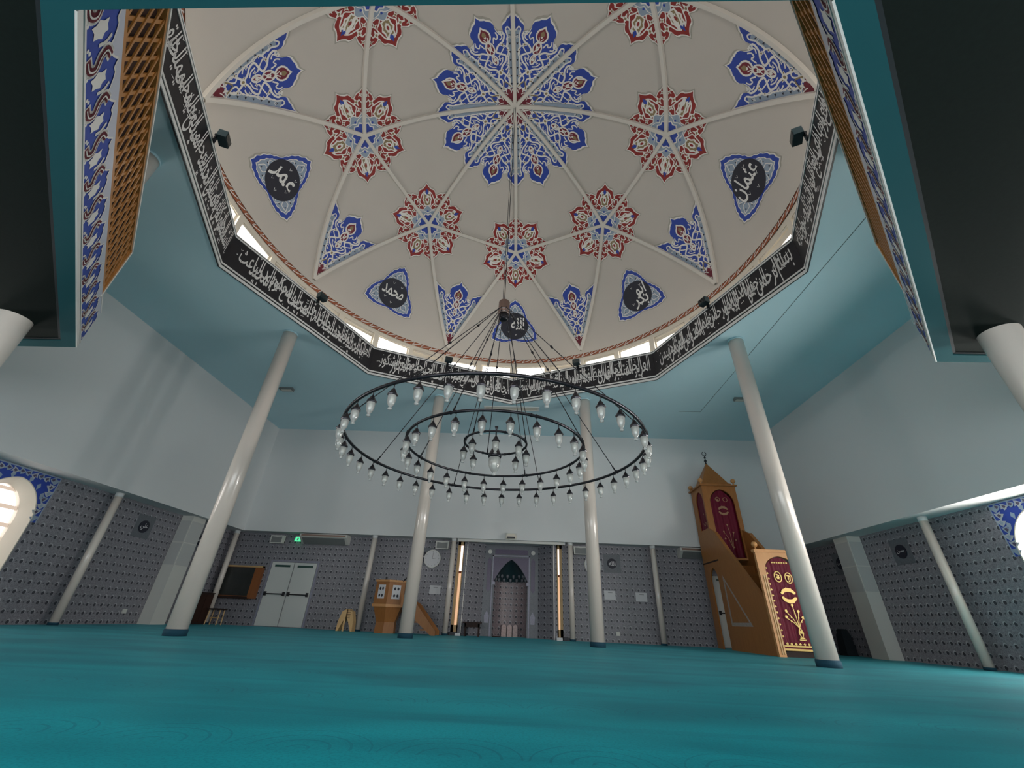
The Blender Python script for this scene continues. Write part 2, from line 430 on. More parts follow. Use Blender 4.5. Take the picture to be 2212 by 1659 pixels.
mb = MB(); mb.box((MX0-.1, YW+.55, ZL), (MX1+.1, 17.6, ZL+.2)); struct(mb.build('ceiling_recess', M['paint']), 'low soffit over the prayer recess', 'ceiling')

# arched side windows
def arch_window(i, axis_x, cy, s):
    """s = +1: wall on the right (opening towards +x)"""
    d = .35*s
    w = bpy.data.objects.new('window_%d' % i, None); COL.objects.link(w); w.location = (axis_x, cy, 0)
    struct(w, 'arched window with cream reveal and bright bars in the %s tiled wall' % ('right' if s > 0 else 'left'), 'window')
    out = arch_pts(cy, ARW, ARS, ART, .55); inn = arch_pts(cy, ARW-.12, ARS, ART-.13, .67)
    mb = MB(); n = len(out)
    # splayed reveal with a narrow front lip and a sill
    A = [(axis_x-.012*s, y, z) for y, z in arch_pts(cy, ARW+.02, ARS, ART+.02, .53)]
    B = [(axis_x-.012*s, y, z) for y, z in out]; C = [(axis_x+.22*s, y, z) for y, z in inn]; D = [(axis_x+.30*s, y, z) for y, z in inn]
    for P, Q in ((A, B), (B, C), (C, D)):
        mb.add(P+Q, [(k, (k+1) % n, (k+1) % n+n, k+n) for k in range(n)])
    mb.build('window_frame', M['cream'], w)
    mb = MB()
    for z, t in ((2.5, .06), (2.15, .075), (1.8, .075), (1.55, .04), (1.25, .075), (.95, .04)): mb.box((axis_x+.25*s, cy-ARW+.13, z), (axis_x+.28*s, cy+ARW-.13, z+t))
    mb.box((axis_x+.25*s, cy-.02, .68), (axis_x+.28*s, cy+.02, 1.55))
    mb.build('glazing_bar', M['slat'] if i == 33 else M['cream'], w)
    mb = MB(); mb.poly([(axis_x+.31*s, y, z) for y, z in inn]); mb.build('pane', M['panes'] if i == 33 else M['panel'] if s < 0 else M['paner_'], w)
    # blue floral tile surround above the spring line
    mb = MB(); hw = .76; zb, zt = 1.95, 2.955
    xs = axis_x-.006*s
    arcp = [(xs, y, z) for y, z in arch_pts(cy, ARW+.02, ARS, ART+.02)]
    outer = [(xs, cy-hw, zb), (xs, cy-hw, zt), (xs, cy+hw, zt), (xs, cy+hw, zb)]
    mb.poly(outer+arcp, 0)
    def ribbon2(pts, wd, mi, lift):
        for (y0, z0), (y1, z1) in zip(pts, pts[1:]):
            t = Vector((y1-y0, z1-z0)); nn = Vector((-t.y, t.x)).normalized()*wd/2
            q = [(y0-nn.x, z0-nn.y), (y1-nn.x, z1-nn.y), (y1+nn.x, z1+nn.y), (y0+nn.x, z0+nn.y)]
            mb.add([(xs-lift*s, a, b) for a, b in q], [(0, 1, 2, 3)], mi)
    for e in (-1, 1):
        ribbon2([(cy+e*(hw-.012), zb), (cy+e*(hw-.012), zt-.01)], .024, 1, .004)
    ribbon2([(cy-hw, zt-.012), (cy+hw, zt-.012)], .024, 1, .004)
    rr = random.Random(3)
    for e in (-1, 1):
        for k in range(7):
            xq = xs-.0015*s*(k % 3)
            z = zb+.08+k*.135; y = cy+e*(hw-.09-(.03 if k % 2 else 0))
            L = [(0, -.07), (.035, -.03), (.06, .02), (.02, .035), (.035, .075), (-.02, .05), (-.05, .06), (-.035, 0)]
            mb.poly([(xq-.004*s, y-e*a*1.7, z+b*1.05) for a, b in L], 2 if k % 3 else 1)
            mb.poly([(xq-.0046*s, y-e*a*.75, z+b*.6) for a, b in L], 3 if k % 2 else 1)
        for k in range(5):
            xq = xs-.0015*s*(k % 3)-.005*s
            y = cy+e*(.06+k*.135); z = zt-.08-(.02 if k % 2 else 0)
            L = [(-.07, 0), (-.03, -.035), (.02, -.05), (.035, -.02), (.08, -.03), (.05, .02), (.06, .045), (0, .03)]
            mb.poly([(xq-.004*s, y+e*a*1.0, z+b*1.5) for a, b in L], 2 if k % 2 else 1)
            mb.poly([(xq-.0046*s, y+e*a*.55, z+b*.75) for a, b in L], 3)
        for a in (35, 55, 75):
            y = cy+e*(.70*cos(R_(a))*.95); z = 2.08+.78*sin(R_(a))*.85+.04
            mb.poly([(xs-.004*s, y+e*a2, z+b2) for a2, b2 in ((0, -.08), (.06, .0), (.03, .07), (-.03, .03))], 1)
    mb.build('tile_surround', [M['blue'], M['lblue'], nmat('greyed_white', (.42, .45, .50), .5), M['plum']], w, fix=False)
for i, c in enumerate(ARL): arch_window(33+i, TL, c, -1)
for i, c in enumerate(ARR): arch_window(36+i, TR, c, 1)
# rear glazing, unseen behind the viewer, added for fill light
w = bpy.data.objects.new('window_39', None); COL.objects.link(w); w.location = (XC, YR, 0); struct(w, 'long unseen glazed opening added to the rear wall for fill light', 'window')
MB().box((-7.5, YR+.0, .4), (6.3, YR+.03, 2.6)).build('pane', M['paner'], w)
f = MB()
for k in range(9): f.box((-7.55+k*1.725, YR, .3), (-7.45+k*1.725, YR+.06, 2.7))
f.build('window_frame', M['cream'], w)

# ================================================================ DRUM: windows between frieze and dome
NW = 32
def rp(r, a, z): return (XC+r*sin(R_(a)), YC+r*cos(R_(a)), z)
def ring_wall(mb, r, z0, z1, mi=0, n=96, a0=0, a1=360):
    vs = []; fs = []
    for k in range(n+1):
        a = a0+(a1-a0)*k/n; vs += [rp(r, a, z0), rp(r, a, z1)]
    for k in range(n): fs.append((2*k, 2*k+2, 2*k+3, 2*k+1))
    mb.add(vs, fs, mi, True)
def ring_flat(mb, r0, r1, z, mi=0, n=96):
    vs = []; fs = []
    for k in range(n+1): vs += [rp(r0, 360*k/n, z), rp(r1, 360*k/n, z)]
    for k in range(n): fs.append((2*k, 2*k+2, 2*k+3, 2*k+1))
    mb.add(vs, fs, mi, False)
mb = MB()
ring_wall(mb, 6.40, 7.0, 7.99); ring_flat(mb, 6.40, 6.75, 7.99); ring_wall(mb, 6.75, 7.0, 9.2); 
ring_wall(mb, 6.40, 8.575, 8.74); ring_flat(mb, 6.40, 6.75, 8.575)
vs = []; fs = []
for k in range(8):
    a = 45*k; vs.append(rp(RP-.002, a, 7.96))
nb = 96
o = len(vs)
for k in range(nb): vs.append(rp(6.41, 360*k/nb, 7.96))
for k in range(nb):
    ia = int(math.floor((k+.5)/12)) % 8; ib = (ia+1) % 8
    j = k % 12
    pa = Vector(vs[ia]); pb = Vector(vs[ib])
    p0 = pa.lerp(pb, j/12); p1 = pa.lerp(pb, (j+1)/12)
    m0 = len(vs); vs.append(tuple(p0)); vs.append(tuple(p1))
    fs.append((o+k, o+(k+1) % nb, m0+1, m0))
mb.add(vs, fs)
struct(mb.build('trim_1', M['cream'], fix=True), 'cream drum ring above and below the dome windows', 'trim')
BL = {-7: 1.0, -6: .45, -5: .25, -3: .40, -2: .12, 1: .30, 2: .10, 4: .30, 5: .40, 6: .6, 7: .45, 8: .6, -8: .1}
for k in range(-16, 16):
    a0, a1 = 11.25*k, 11.25*(k+1)
    w = bpy.data.objects.new('window_%d' % (k+17), None); COL.objects.link(w); w.location = rp(6.45, (a0+a1)/2, 8.0)
    struct(w, 'small bright drum window under the dome, %d steps clockwise from the far middle' % k, 'window')
    mb = MB()
    for a, r0, r1, hw in ((a0, 6.36, 6.5, .075), (a0+.80, 6.43, 6.5, .04), (a1-.80, 6.43, 6.5, .04)):
        t = Vector((cos(R_(a)), -sin(R_(a)), 0)); n = Vector((sin(R_(a)), cos(R_(a)), 0))
        mb.obox(Vector(rp(r0, a, 7.97))-t*hw, t*2*hw, n*(r1-r0), (0, 0, .62))
    p0, p1 = Vector(rp(6.43, a0+.8, 0)), Vector(rp(6.43, a1-.8, 0)); n = Vector((sin(R_((a0+a1)/2)), cos(R_((a0+a1)/2)), 0))
    for z0, z1 in ((7.98, 8.01), (8.535, 8.59)):
        mb.obox(p0+Vector((0, 0, z0)), p1-p0, n*.08, (0, 0, z1-z0))
    mb.build('window_frame', M['cream'], w)
    mb = MB(); q0, q1 = Vector(rp(6.49, a0+.7, 0)), Vector(rp(6.49, a1-.7, 0))
    mb.add([q0+Vector((0, 0, 7.97)), q1+Vector((0, 0, 7.97)), q1+Vector((0, 0, 8.57)), q0+Vector((0, 0, 8.57))], [(0, 1, 2, 3)]); mb.build('pane', M['pane'], w)
    if k in BL:
        mb = MB(); h = .56*BL[k]; r0, r1 = Vector(rp(6.455, a0+1.1, 0)), Vector(rp(6.455, a1-1.1, 0))
        mb.obox(r0+Vector((0, 0, 8.56-h)), r1-r0, n*.012, (0, 0, h)); mb.obox(r0+Vector((0, 0, 8.555-h))-n*.02, r1-r0, n*.03, (0, 0, .02)); mb.obox(r0+Vector((0, 0, 8.50))-n*.05, r1-r0, n*.06, (0, 0, .06))
        mb.build('roller_blind', M['cream'], w)

# ================================================================ DOME
dome = thing('dome', (XC, YC, 8.9), 'white ribbed dome with painted blue and red medallions over the hall', 'dome')
DC = Vector((XC, YC, ZD))
def sph(th, az, r=RD):
    return DC+Vector((sin(th)*sin(az), sin(th)*cos(az), cos(th)))*r
TH0 = R_(73.4)
mb = MB(); nt_, na = 40, 128
vs = []; fs = []
for i in range(1, nt_+1):
    th = TH0*i/nt_
    for k in range(na): vs.append(sph(th, 2*pi*k/na))
vs.append(sph(0, 0))
for i in range(nt_-1):
    for k in range(na): a = i*na+k; b = i*na+(k+1) % na; fs.append((a, b, b+na, a+na))
for k in range(na): fs.append((len(vs)-1, (k+1) % na, k))
mb.add(vs, fs, 0, True)
vs2 = [DC+(Vector(v)-DC)*1.05 for v in vs]; mb.add(vs2, [f[::-1] for f in fs], 0, True)
mb.build('shell', M['dome'], dome, fix=False)
class Frame:
    """local drawing plane on the dome: x to the right, y towards the apex (metres along the surface)"""
    def __init__(s, th, az):
        s.n = Vector((sin(th)*sin(az), sin(th)*cos(az), cos(th)))
        up = Vector((0, 0, 1))-s.n*s.n.z
        if up.length < 1e-4: up = Vector((0, -1, 0))
        s.u = up.normalized(); s.r = s.n.cross(s.u)
    def p(s, x, y, lift=0):
        d = math.hypot(x, y)
        if d < 1e-9: return DC+s.n*(RD-lift)
        w = d/RD; t = (s.r*x+s.u*y)/d
        return DC+(s.n*cos(w)+t*sin(w))*(RD-lift)
def fan(mb, F, outline, lift, mi, k=1.0, rings=6, cx=0, cy=0):
    """star-shaped filled outline given as (x, y), laid on the dome with several rings"""
    n = len(outline); vs = [F.p(cx, cy, lift)]; fs = []
    for j in range(1, rings+1):
        q = j/rings*k
        for x, y in outline: vs.append(F.p(cx+x*q, cy+y*q, lift))
    for i in range(n): fs.append((0, 1+i, 1+(i+1) % n))
    for j in range(rings-1):
        for i in range(n): a = 1+j*n+i; b = 1+j*n+(i+1) % n; fs.append((a, b, b+n, a+n))
    mb.add(vs, fs, mi)
def spoly(mb, F, pts, lift, mi):
    tri = tessellate_polygon([[Vector((x, y, 0)) for x, y in pts]])
    mb.add([F.p(x, y, lift) for x, y in pts], [tuple(t) for t in tri], mi)
def srib(mb, F, pts, w, lift, mi):
    vs = []; N = len(pts)
    for i, (x, y) in enumerate(pts):
        a = pts[max(i-1, 0)]; b = pts[min(i+1, N-1)]
        t = Vector((b[0]-a[0], b[1]-a[1]));
        if t.length < 1e-9: t = Vector((1, 0))
        t.normalize(); n = Vector((-t.y, t.x))*w/2
        vs += [F.p(x-n.x, y-n.y, lift), F.p(x+n.x, y+n.y, lift)]
    mb.add(vs, [(2*i, 2*i+2, 2*i+3, 2*i+1) for i in range(N-1)], mi)
def pol(rho, phi, rot=0): a = R_(phi+rot); return (rho*sin(a), rho*cos(a))
def smooth(pts, n=3):
    out = []
    N = len(pts)
    for i in range(N-1):
        p0 = pts[max(i-1, 0)]; p1 = pts[i]; p2 = pts[i+1]; p3 = pts[min(i+2, N-1)]
        for j in range(n):
            t = j/n
            out.append(tuple(.5*((2*p1[c])+(-p0[c]+p2[c])*t+(2*p0[c]-5*p1[c]+4*p2[c]-p3[c])*t*t+(-p0[c]+3*p1[c]-3*p2[c]+p3[c])*t**3) for c in (0, 1)))
    out.append(pts[-1]); return out
# --- the eight-fold star, drawn one 45 degree sector at a time
STAR = [(2.44, 0), (2.33, 1.6), (2.29, 4.2), (2.25, 5.2), (2.20, 7.6), (2.12, 8.9), (2.03, 9.0), (1.95, 9.7), (1.88, 10.8), (1.83, 12.3), (1.86, 13.8), (1.94, 14.7), (2.03, 14.6), (2.09, 15.8), (2.13, 17.6), (2.20, 18.6), (2.24, 20.4), (2.36, 22.3)]
IV, GR, BLU, LB, RED, WI, OL, NV = range(8)
PAINT = [M['ivory'], M['grey'], M['blue'], M['lblue'], M['red'], M['wine'], M['olive'], M['navy']]
def star_sector(mb, F, rot, edge=.0, rmin=.0, sc=1.0):
    h = smooth(STAR, 2)
    def sec(kk, cut=22.3):
        L = [(r*kk if r > 0 else r, -p) for r, p in h[::-1]]+[(r*kk, p) for r, p in h[1:]]
        return [pol(r, max(-cut, min(cut, p)), rot) for r, p in L]
    def fill(kk, lift, mi, cut=22.3):
        o = sec(kk, cut); n = len(o); R0 = 10; vs = []; fs = []
        for j in range(R0+1):
            for x, y in o: vs.append(F.p(x*j/R0, y*j/R0, lift))
        for j in range(R0):
            for i in range(n-1): a = j*n+i; fs.append((a, a+1, a+1+n, a+n))
        mb.add(vs, fs, mi)
    fill(1.045, .006, GR); fill(1.022, .009, IV); fill(1.0, .012, BLU, 21.8)
    # pale blue braided band along both ribs
    for e in (-1, 1):
        pts = [];
        for i in range(23):
            r = .45+i*.068; pts.append((r, 21.5))
        inner = []
        for i in range(23):
            r = .45+i*.068; wob = .10+.05*abs(sin(i*pi/2.9)); inner.append((r, 21.5-math.degrees(wob/r)))
        spoly(mb, F, [pol(r, e*p, rot) for r, p in pts+inner[::-1]], .015, LB)
        srib(mb, F, smooth([pol(r, e*p, rot) for r, p in inner], 2), .024, .018, IV)
        for i in range(7): 
            r = .62+i*.2; x, y = pol(r, e*(21.5-math.degrees(.07/r)), rot)
            spoly(mb, F, [(x, y+.035), (x+.03, y-.02), (x-.03, y-.02)], .018, NV)
        # scrolling white vine
        v1 = [(.50, 3), (.62, 9), (.75, 13), (.9, 6), (1.0, 2), (1.12, 6), (1.2, 11.5), (1.34, 13.5), (1.42, 8), (1.5, 4.5), (1.62, 8), (1.70, 13), (1.86, 15), (1.95, 11)]
        srib(mb, F, smooth([pol(r, e*p, rot) for r, p in v1], 4), .046, .0165, IV)
        v2 = [(1.55, 15.5), (1.68, 17), (1.82, 17.6), (1.96, 16.8), (2.02, 18.5), (1.92, 20.8)]
        srib(mb, F, smooth([pol(r, e*p, rot) for r, p in v2], 3), .034, .0165, IV)
        v3 = [(1.95, 8.6), (1.85, 9.6), (1.78, 8), (1.84, 6.2), (1.7, 4.5)]
        srib(mb, F, smooth([pol(r, e*p, rot) for r, p in v3], 3), .032, .0168, IV)
        for vv, ww in (([(.56, 15), (.66, 6), (.80, 3), (.88, 10), (.98, 14.5)], .034), ([(1.0, 9), (1.08, 14.5), (1.26, 15.5), (1.38, 17.5), (1.52, 17), (1.60, 13)], .034), ([(1.36, 5), (1.46, 10), (1.56, 13.5)], .03), ([(1.74, 10.5), (1.80, 13), (1.90, 12)], .03), ([(1.15, 2.2), (1.22, 7.5), (1.33, 9.5)], .03)):
            srib(mb, F, smooth([pol(r, e*p, rot) for r, p in vv], 4), ww, .0162, IV)
        for r, p, s in ((.82, 12, .06), (1.12, 13.5, .065), (1.3, 5.5, .06), (1.62, 12, .07), (1.9, 13.4, .06), (1.02, 4, .05), (1.78, 19.5, .05), (1.48, 16.5, .05)):
            x, y = pol(r, e*p, rot)
            spoly(mb, F, [(x+s*(1 if i % 2 == 0 else .42)*sin(R_(45*i)+R_(rot)), y+s*(1 if i % 2 == 0 else .42)*cos(R_(45*i)+R_(rot))) for i in range(8)], .019, IV)
            spoly(mb, F, [(x+s*.4*sin(R_(90*i)), y+s*.4*cos(R_(90*i))) for i in range(4)], .0205, OL if (r*10) % 2 < 1 else LB)
    # red medallion chain up the middle
    def lens(r, a, b, mi, lift, tip=1.0):
        pts = []
        for i in range(16):
            t = 2*pi*i/16; x = a*sin(t); y = b*cos(t)
            if i == 0: y *= 1+.35*tip
            c, s_ = cos(R_(rot)), sin(R_(rot)); X, Y = pol(r, 0, rot)
            pts.append((X+x*c+y*s_, Y-x*s_+y*c))
        spoly(mb, F, pts, lift, mi)
    lens(1.95, .165, .19, IV, .0195); lens(1.95, .125, .145, WI, .021); lens(1.99, .055, .065, OL, .0225); lens(1.93, .03, .04, IV, .0225, 0)
    lens(1.62, .125, .18, IV, .0195, 0); lens(1.62, .09, .14, WI, .021, 0); lens(1.62, .045, .06, IV, .0225, 0); lens(1.62, .02, .03, OL, .0235, 0)
    lens(1.32, .085, .14, IV, .0195, 0); lens(1.32, .055, .105, WI, .021, 0); lens(1.32, .03, .04, IV, .0225, 0)
    lens(.98, .06, .075, IV, .0195, 0); lens(.98, .03, .04, OL, .021, 0)
    for e in (-1, 1): srib(mb, F, smooth([pol(1.2+i*.1, e*(1.9 if i % 2 else .4), rot) for i in range(8)], 3), .022, .024, IV)
    # red root with white lace
    spoly(mb, F, [pol(.06, 0, rot)]+[pol(.50, p, rot) for p in (-21, -14, -7, 0, 7, 14, 21)], .0152, WI)
    srib(mb, F, [pol(.50+.05*abs(cos(R_(p*12))), p, rot) for p in range(-21, 22, 3)], .03, .0185, IV)
    for e in (-1, 1): srib(mb, F, smooth([pol(.16, e*19, rot), pol(.30, e*2, rot), pol(.42, e*10, rot), pol(.50, e*18, rot)], 4), .024, .019, IV)
    srib(mb, F, smooth([pol(.55, -12, rot), pol(.72, 0, rot), pol(.55, 12, rot)], 4), .03, .019, OL)
apex = Frame(0.0001, 0)
# apex frame with y towards the far wall
apex.u = Vector((0, 1, 0)); apex.n = Vector((0, 0, 1)); apex.r = apex.n.cross(apex.u)
mb = MB()
for k in range(8): star_sector(mb, apex, 45*k+22.5)
o = mb.build('star_medallion', PAINT, dome, fix=False); o['label'] = 'cobalt blue eight-fold star painted round the apex'
# --- ribs
THF, THB = R_(39.2), R_(72.3)
def rib(A, B, w=.115, h=.07):
    A, B = A.normalized(), B.normalized(); mb = MB(); n = 18
    ang = A.angle(B); side = A.cross(B).normalized()
    vs = []
    for i in range(n+1):
        t = i/n; d = (A*sin((1-t)*ang)+B*sin(t*ang))/sin(ang)
        for sx, dr in ((-1.0, .004), (-.8, h), (.8, h), (1.0, .004)):
            vs.append(DC+d*(RD-dr)+side*w/2*sx)
    fs = []
    for i in range(n):
        for j in range(3): a = i*4+j; fs.append((a, a+1, a+5, a+4))
    mb.add(vs, fs, 0, False); mb.build('rib', M['rib'], dome)
def dirv(th, az): return Vector((sin(th)*sin(az), sin(th)*cos(az), cos(th)))
for k in range(8):
    a = R_(45*k); fl = dirv(THF, a)
    rib(dirv(.004, a), fl); rib(fl, dirv(THF, a+R_(45)))
    rib(fl, dirv(THB, a+R_(22.5))); rib(fl, dirv(THB, a-R_(22.5)))
# --- red rosettes at the rib crossings
ROS = [(1.26, 0), (1.17, 3), (1.10, 8), (1.09, 12), (1.02, 15.5), (.955, 17.2), (.94, 19), (.99, 22), (1.05, 25.5), (1.07, 29), (1.14, 32.5), (1.25, 36)]
def rosette(F, parent, kk=1.0):
    mb = MB(); h = smooth(ROS, 2); out = []
    for j in range(5):
        out += [pol(r, 180+72*j-36+(36-p), 0) for r, p in h[::-1][:-1]]
        out += [pol(r, 180+72*j+p, 0) for r, p in h[:-1]]
    # order check: tips every 36 degrees, one tip pointing away from the apex
    out = []
    for j in range(5):
        c = 180+72*j
        out += [pol(r, c-p) for r, p in h[::-1]][:-1]+[pol(r, c+p) for r, p in h][:-1]
    fan(mb, F, out, .006, GR, 1.065); fan(mb, F, out, .009, IV, 1.03); fan(mb, F, out, .012, RED, 1.0)
    for j in range(5):
        c = 180+72*j
        # cream lattice lozenge with olive heart, blue tip
        for a, b, r, mi, l in ((.17, .29, .80, IV, .0145), (.125, .23, .79, OL, .016), (.07, .13, .78, IV, .0175), (.035, .06, .78, RED, .019)):
            pts = []
            for i in range(16):
                t = 2*pi*i/16; q = (1 if i % 2 == 0 else .80); x = a*sin(t)*q; y = b*cos(t)*q
                cc, ss = cos(R_(c)), sin(R_(c)); X, Y = pol(r, c); pts.append((X+x*cc+y*ss, Y-x*ss+y*cc))
            spoly(mb, F, pts, l, mi)
        X, Y = pol(1.02, c); spoly(mb, F, [pol(1.12, c), pol(1.0, c+3.2), pol(.93, c), pol(1.0, c-3.2)], .0165, BLU)
        for e in (-1, 1):
            for r, p, s in ((.86, 22, .105), (.66, 25, .075), (1.02, 30.5, .06)):
                x, y = pol(r, c+e*p)
                spoly(mb, F, [(x+s*(1.25 if i % 2 == 0 else .42)*sin(R_(45*i+c)), y+s*(1.25 if i % 2 == 0 else .42)*cos(R_(45*i+c))) for i in range(8)], .0145, IV)
                spoly(mb, F, [(x+s*.36*sin(R_(90*i)), y+s*.36*cos(R_(90*i))) for i in range(4)], .016, OL)
            srib(mb, F, smooth([pol(.5, c+e*9), pol(.62, c+e*14), pol(.74, c+e*20), pol(.86, c+e*14), pol(.98, c+e*9), pol(1.05, c+e*3)], 3), .03, .014, IV)
            srib(mb, F, smooth([pol(.5, c+e*20), pol(.62, c+e*33), pol(.80, c+e*33), pol(.92, c+e*27)], 3), .026, .014, IV)
    # pale blue ring and cobalt hearts
    ring = [pol(.53+.05*cos(R_(a*5*2)), 180+a) for a in range(0, 360, 4)]
    fan(mb, F, ring, .018, IV, 1.05, 3); fan(mb, F, ring, .0195, LB, 1.0, 3)
    for j in range(5):
        c = 180+72*j
        hp = [pol(.06, c), pol(.2, c+28), pol(.30, c+26), pol(.33, c+14), pol(.28, c), pol(.33, c-14), pol(.30, c-26), pol(.2, c-28)]
        spoly(mb, F, [(x*1.12, y*1.12) for x, y in hp], .021, IV); spoly(mb, F, hp, .0225, BLU)
        for e in (-1, 1): srib(mb, F, smooth([pol(.36, c), pol(.44, c+e*14), pol(.5, c+e*30)], 3), .02, .021, IV)
        x, y = pol(.42, c); spoly(mb, F, [(x+.035*sin(R_(90*i)), y+.035*cos(R_(90*i))) for i in range(4)], .0225, BLU)
    o = mb.build('rosette', PAINT, parent, fix=False); o['label'] = 'red flower rosette painted over a rib crossing'
for k in range(8): rosette(Frame(THF, R_(45*k)), dome)
# --- blue corner ornaments rising from the rib feet
for k in range(8):
    mb = MB(); star_sector(mb, Frame(THB-.006, R_(45*k+22.5)), 0)
    o = mb.build('corner_ornament', PAINT, dome, fix=False); o['label'] = 'blue pointed ornament between two rib feet'
# --- Arabic lettering from Blender's own font, joined by presentation forms
FORMS = {'ا': 'ﺍﺎ', 'ب': 'ﺏﺐﺑﺒ', 'ت': 'ﺕﺖﺗﺘ', 'ث': 'ﺙﺚﺛﺜ', 'ج': 'ﺝﺞﺟﺠ', 'ح': 'ﺡﺢﺣﺤ', 'خ': 'ﺥﺦﺧﺨ', 'د': 'ﺩﺪ', 'ذ': 'ﺫﺬ', 'ر': 'ﺭﺮ', 'ز': 'ﺯﺰ', 'س': 'ﺱﺲﺳﺴ', 'ش': 'ﺵﺶﺷﺸ', 'ص': 'ﺹﺺﺻﺼ', 'ض': 'ﺽﺾﺿﻀ', 'ط': 'ﻁﻂﻃﻄ', 'ظ': 'ﻅﻆﻇﻈ', 'ع': 'ﻉﻊﻋﻌ', 'غ': 'ﻍﻎﻏﻐ', 'ف': 'ﻑﻒﻓﻔ', 'ق': 'ﻕﻖﻗﻘ', 'ك': 'ﻙﻚﻛﻜ', 'ل': 'ﻝﻞﻟﻠ', 'م': 'ﻡﻢﻣﻤ', 'ن': 'ﻥﻦﻧﻨ', 'ه': 'ﻩﻪﻫﻬ', 'و': 'ﻭﻮ', 'ي': 'ﻱﻲﻳﻴ', 'ى': 'ﻯﻰ', 'ئ': 'ﺉﺊﺋﺌ', 'ء': 'ﺀ', 'ؤ': 'ﺅﺆ', 'أ': 'ﺃﺄ'}
WC = {}
def word(w, bold=.0):
    """2-d triangles of a word: (verts, faces, width) with the right end at x = 0"""
    key = (w, bold)
    if key in WC: return WC[key]
    o = ''
    for i, ch in enumerate(w):
        f = FORMS[ch]; pv = i > 0 and len(FORMS[w[i-1]]) == 4; nx = i+1 < len(w) and len(f) == 4 and len(FORMS[w[i+1]]) > 1
        pv = pv and len(f) > 1
        k = 3 if pv and nx else 2 if nx else 1 if pv else 0
        o += f[k]
    cu = bpy.data.curves.new('word', 'FONT'); cu.body = o[::-1]; cu.size = 1; cu.resolution_u = 3; cu.offset = bold
    ob = bpy.data.objects.new('word', cu); COL.objects.link(ob); bpy.context.view_layer.update()
    me = bpy.data.meshes.new_from_object(ob.evaluated_get(bpy.context.evaluated_depsgraph_get()))
    vs = [(v.co.x, v.co.y) for v in me.vertices]; fs = [tuple(p.vertices) for p in me.polygons]
    bpy.data.objects.remove(ob); bpy.data.curves.remove(cu); bpy.data.meshes.remove(me)
    x1 = max(v[0] for v in vs); x0 = min(v[0] for v in vs)
    WC[key] = ([(x-x1, y) for x, y in vs], fs, x1-x0); return WC[key]
# --- roundels
RND = [(.97, 0), (.90, 5), (.885, 10), (.80, 15), (.775, 21), (.70, 27), (.665, 34), (.60, 40), (.585, 47), (.545, 53), (.535, 60)]
def roundel(az, words, note):
    F = Frame(R_(62.3), R_(az)); mb = MB(); h = smooth(RND, 2); out = []
    for j in range(3):
        c = 120*j; out += [pol(r, c-p) for r, p in h[::-1]][:-1]+[pol(r, c+p) for r, p in h][:-1]
    fan(mb, F, out, .006, GR, 1.075); fan(mb, F, out, .009, IV, 1.035); fan(mb, F, out, .012, BLU, 1.0)
    fan(mb, F, out, .015, IV, .865); fan(mb, F, out, .018, LB, .835)
    for j in range(3):
        c = 120*j
        for r, p in ((.66, 0), (.58, 17), (.58, -17)):
            x, y = pol(r, c+p); spoly(mb, F, [(x+.028*sin(R_(120*i+c)), y+.028*cos(R_(120*i+c))) for i in range(3)], .0205, NV)
        for e in (-1, 1):
            srib(mb, F, smooth([pol(.50, c+e*4), pol(.60, c+e*9), pol(.70, c+e*3), pol(.76, c)], 3), .02, .0205, IV)
            srib(mb, F, smooth([pol(.50, c+e*32), pol(.58, c+e*24), pol(.52, c+e*14)], 3), .018, .0205, IV)
    fan(mb, F, [pol(.505, a) for a in range(0, 360, 8)], .021, NV, 1.0, 4)
    o = mb.build('roundel', PAINT, dome, fix=False); o['label'] = note
    mb = MB()
    for w, x, y, sx, sy in words:
        vs, fs, wd = word(w, .016)
        mb.add([F.p(1.12*(x+a*sx), 1.12*(y+b*sy), .024) for a, b in vs], fs, 0)
    for x, y in ((-.22, -.22), (.2, .3), (-.1, .33), (.05, -.33), (.27, -.1)):
        srib(mb, F, [(x-.03, y+.04), (x, y-.02), (x+.04, y+.04)], .014, .024, 0)
    t = mb.build('lettering', M['white'], o, fix=False)
roundel(0, [('الله', .32, -.10, .36, .52)], 'roundel with one white word on the far side of the dome')
roundel(-45, [('محمد', .33, -.08, .31, .55)], 'roundel on the left far side of the dome')
roundel(45, [('ابو', .31, .02, .34, .50), ('بكر', .30, -.26, .38, .50)], 'roundel on the right far side of the dome')
roundel(-90, [('عمر', .30, -.06, .44, .62)], 'roundel nearest the left lattice')
roundel(90, [('عثمان', .36, -.08, .33, .56)], 'roundel nearest the right lattice')
# --- painted terracotta border and cream cornice at the foot
mb = MB(); ring_wall(mb, 6.375, 8.725, 8.93); 
nz = 128
for k in range(nz):
    a = 360/nz*k
    for pts in (((0, .01), (.5, .06), (.9, .11), (1.2, .19)), ((1.05, .19), (1.3, .12), (1.1, .07), (1.0, .015))):
        P = [(a+360/nz*u, 8.73+v) for u, v in pts]
        for (a0, z0), (a1, z1) in zip(P, P[1:]):
            mb.add([rp(6.369, a0, z0-.014), rp(6.369, a1, z1-.014), rp(6.369, a1, z1+.014), rp(6.369, a0, z0+.014)], [(0, 1, 2, 3)], 1)
mb.build('border', [M['terra'], M['ivory']], dome, fix=False)

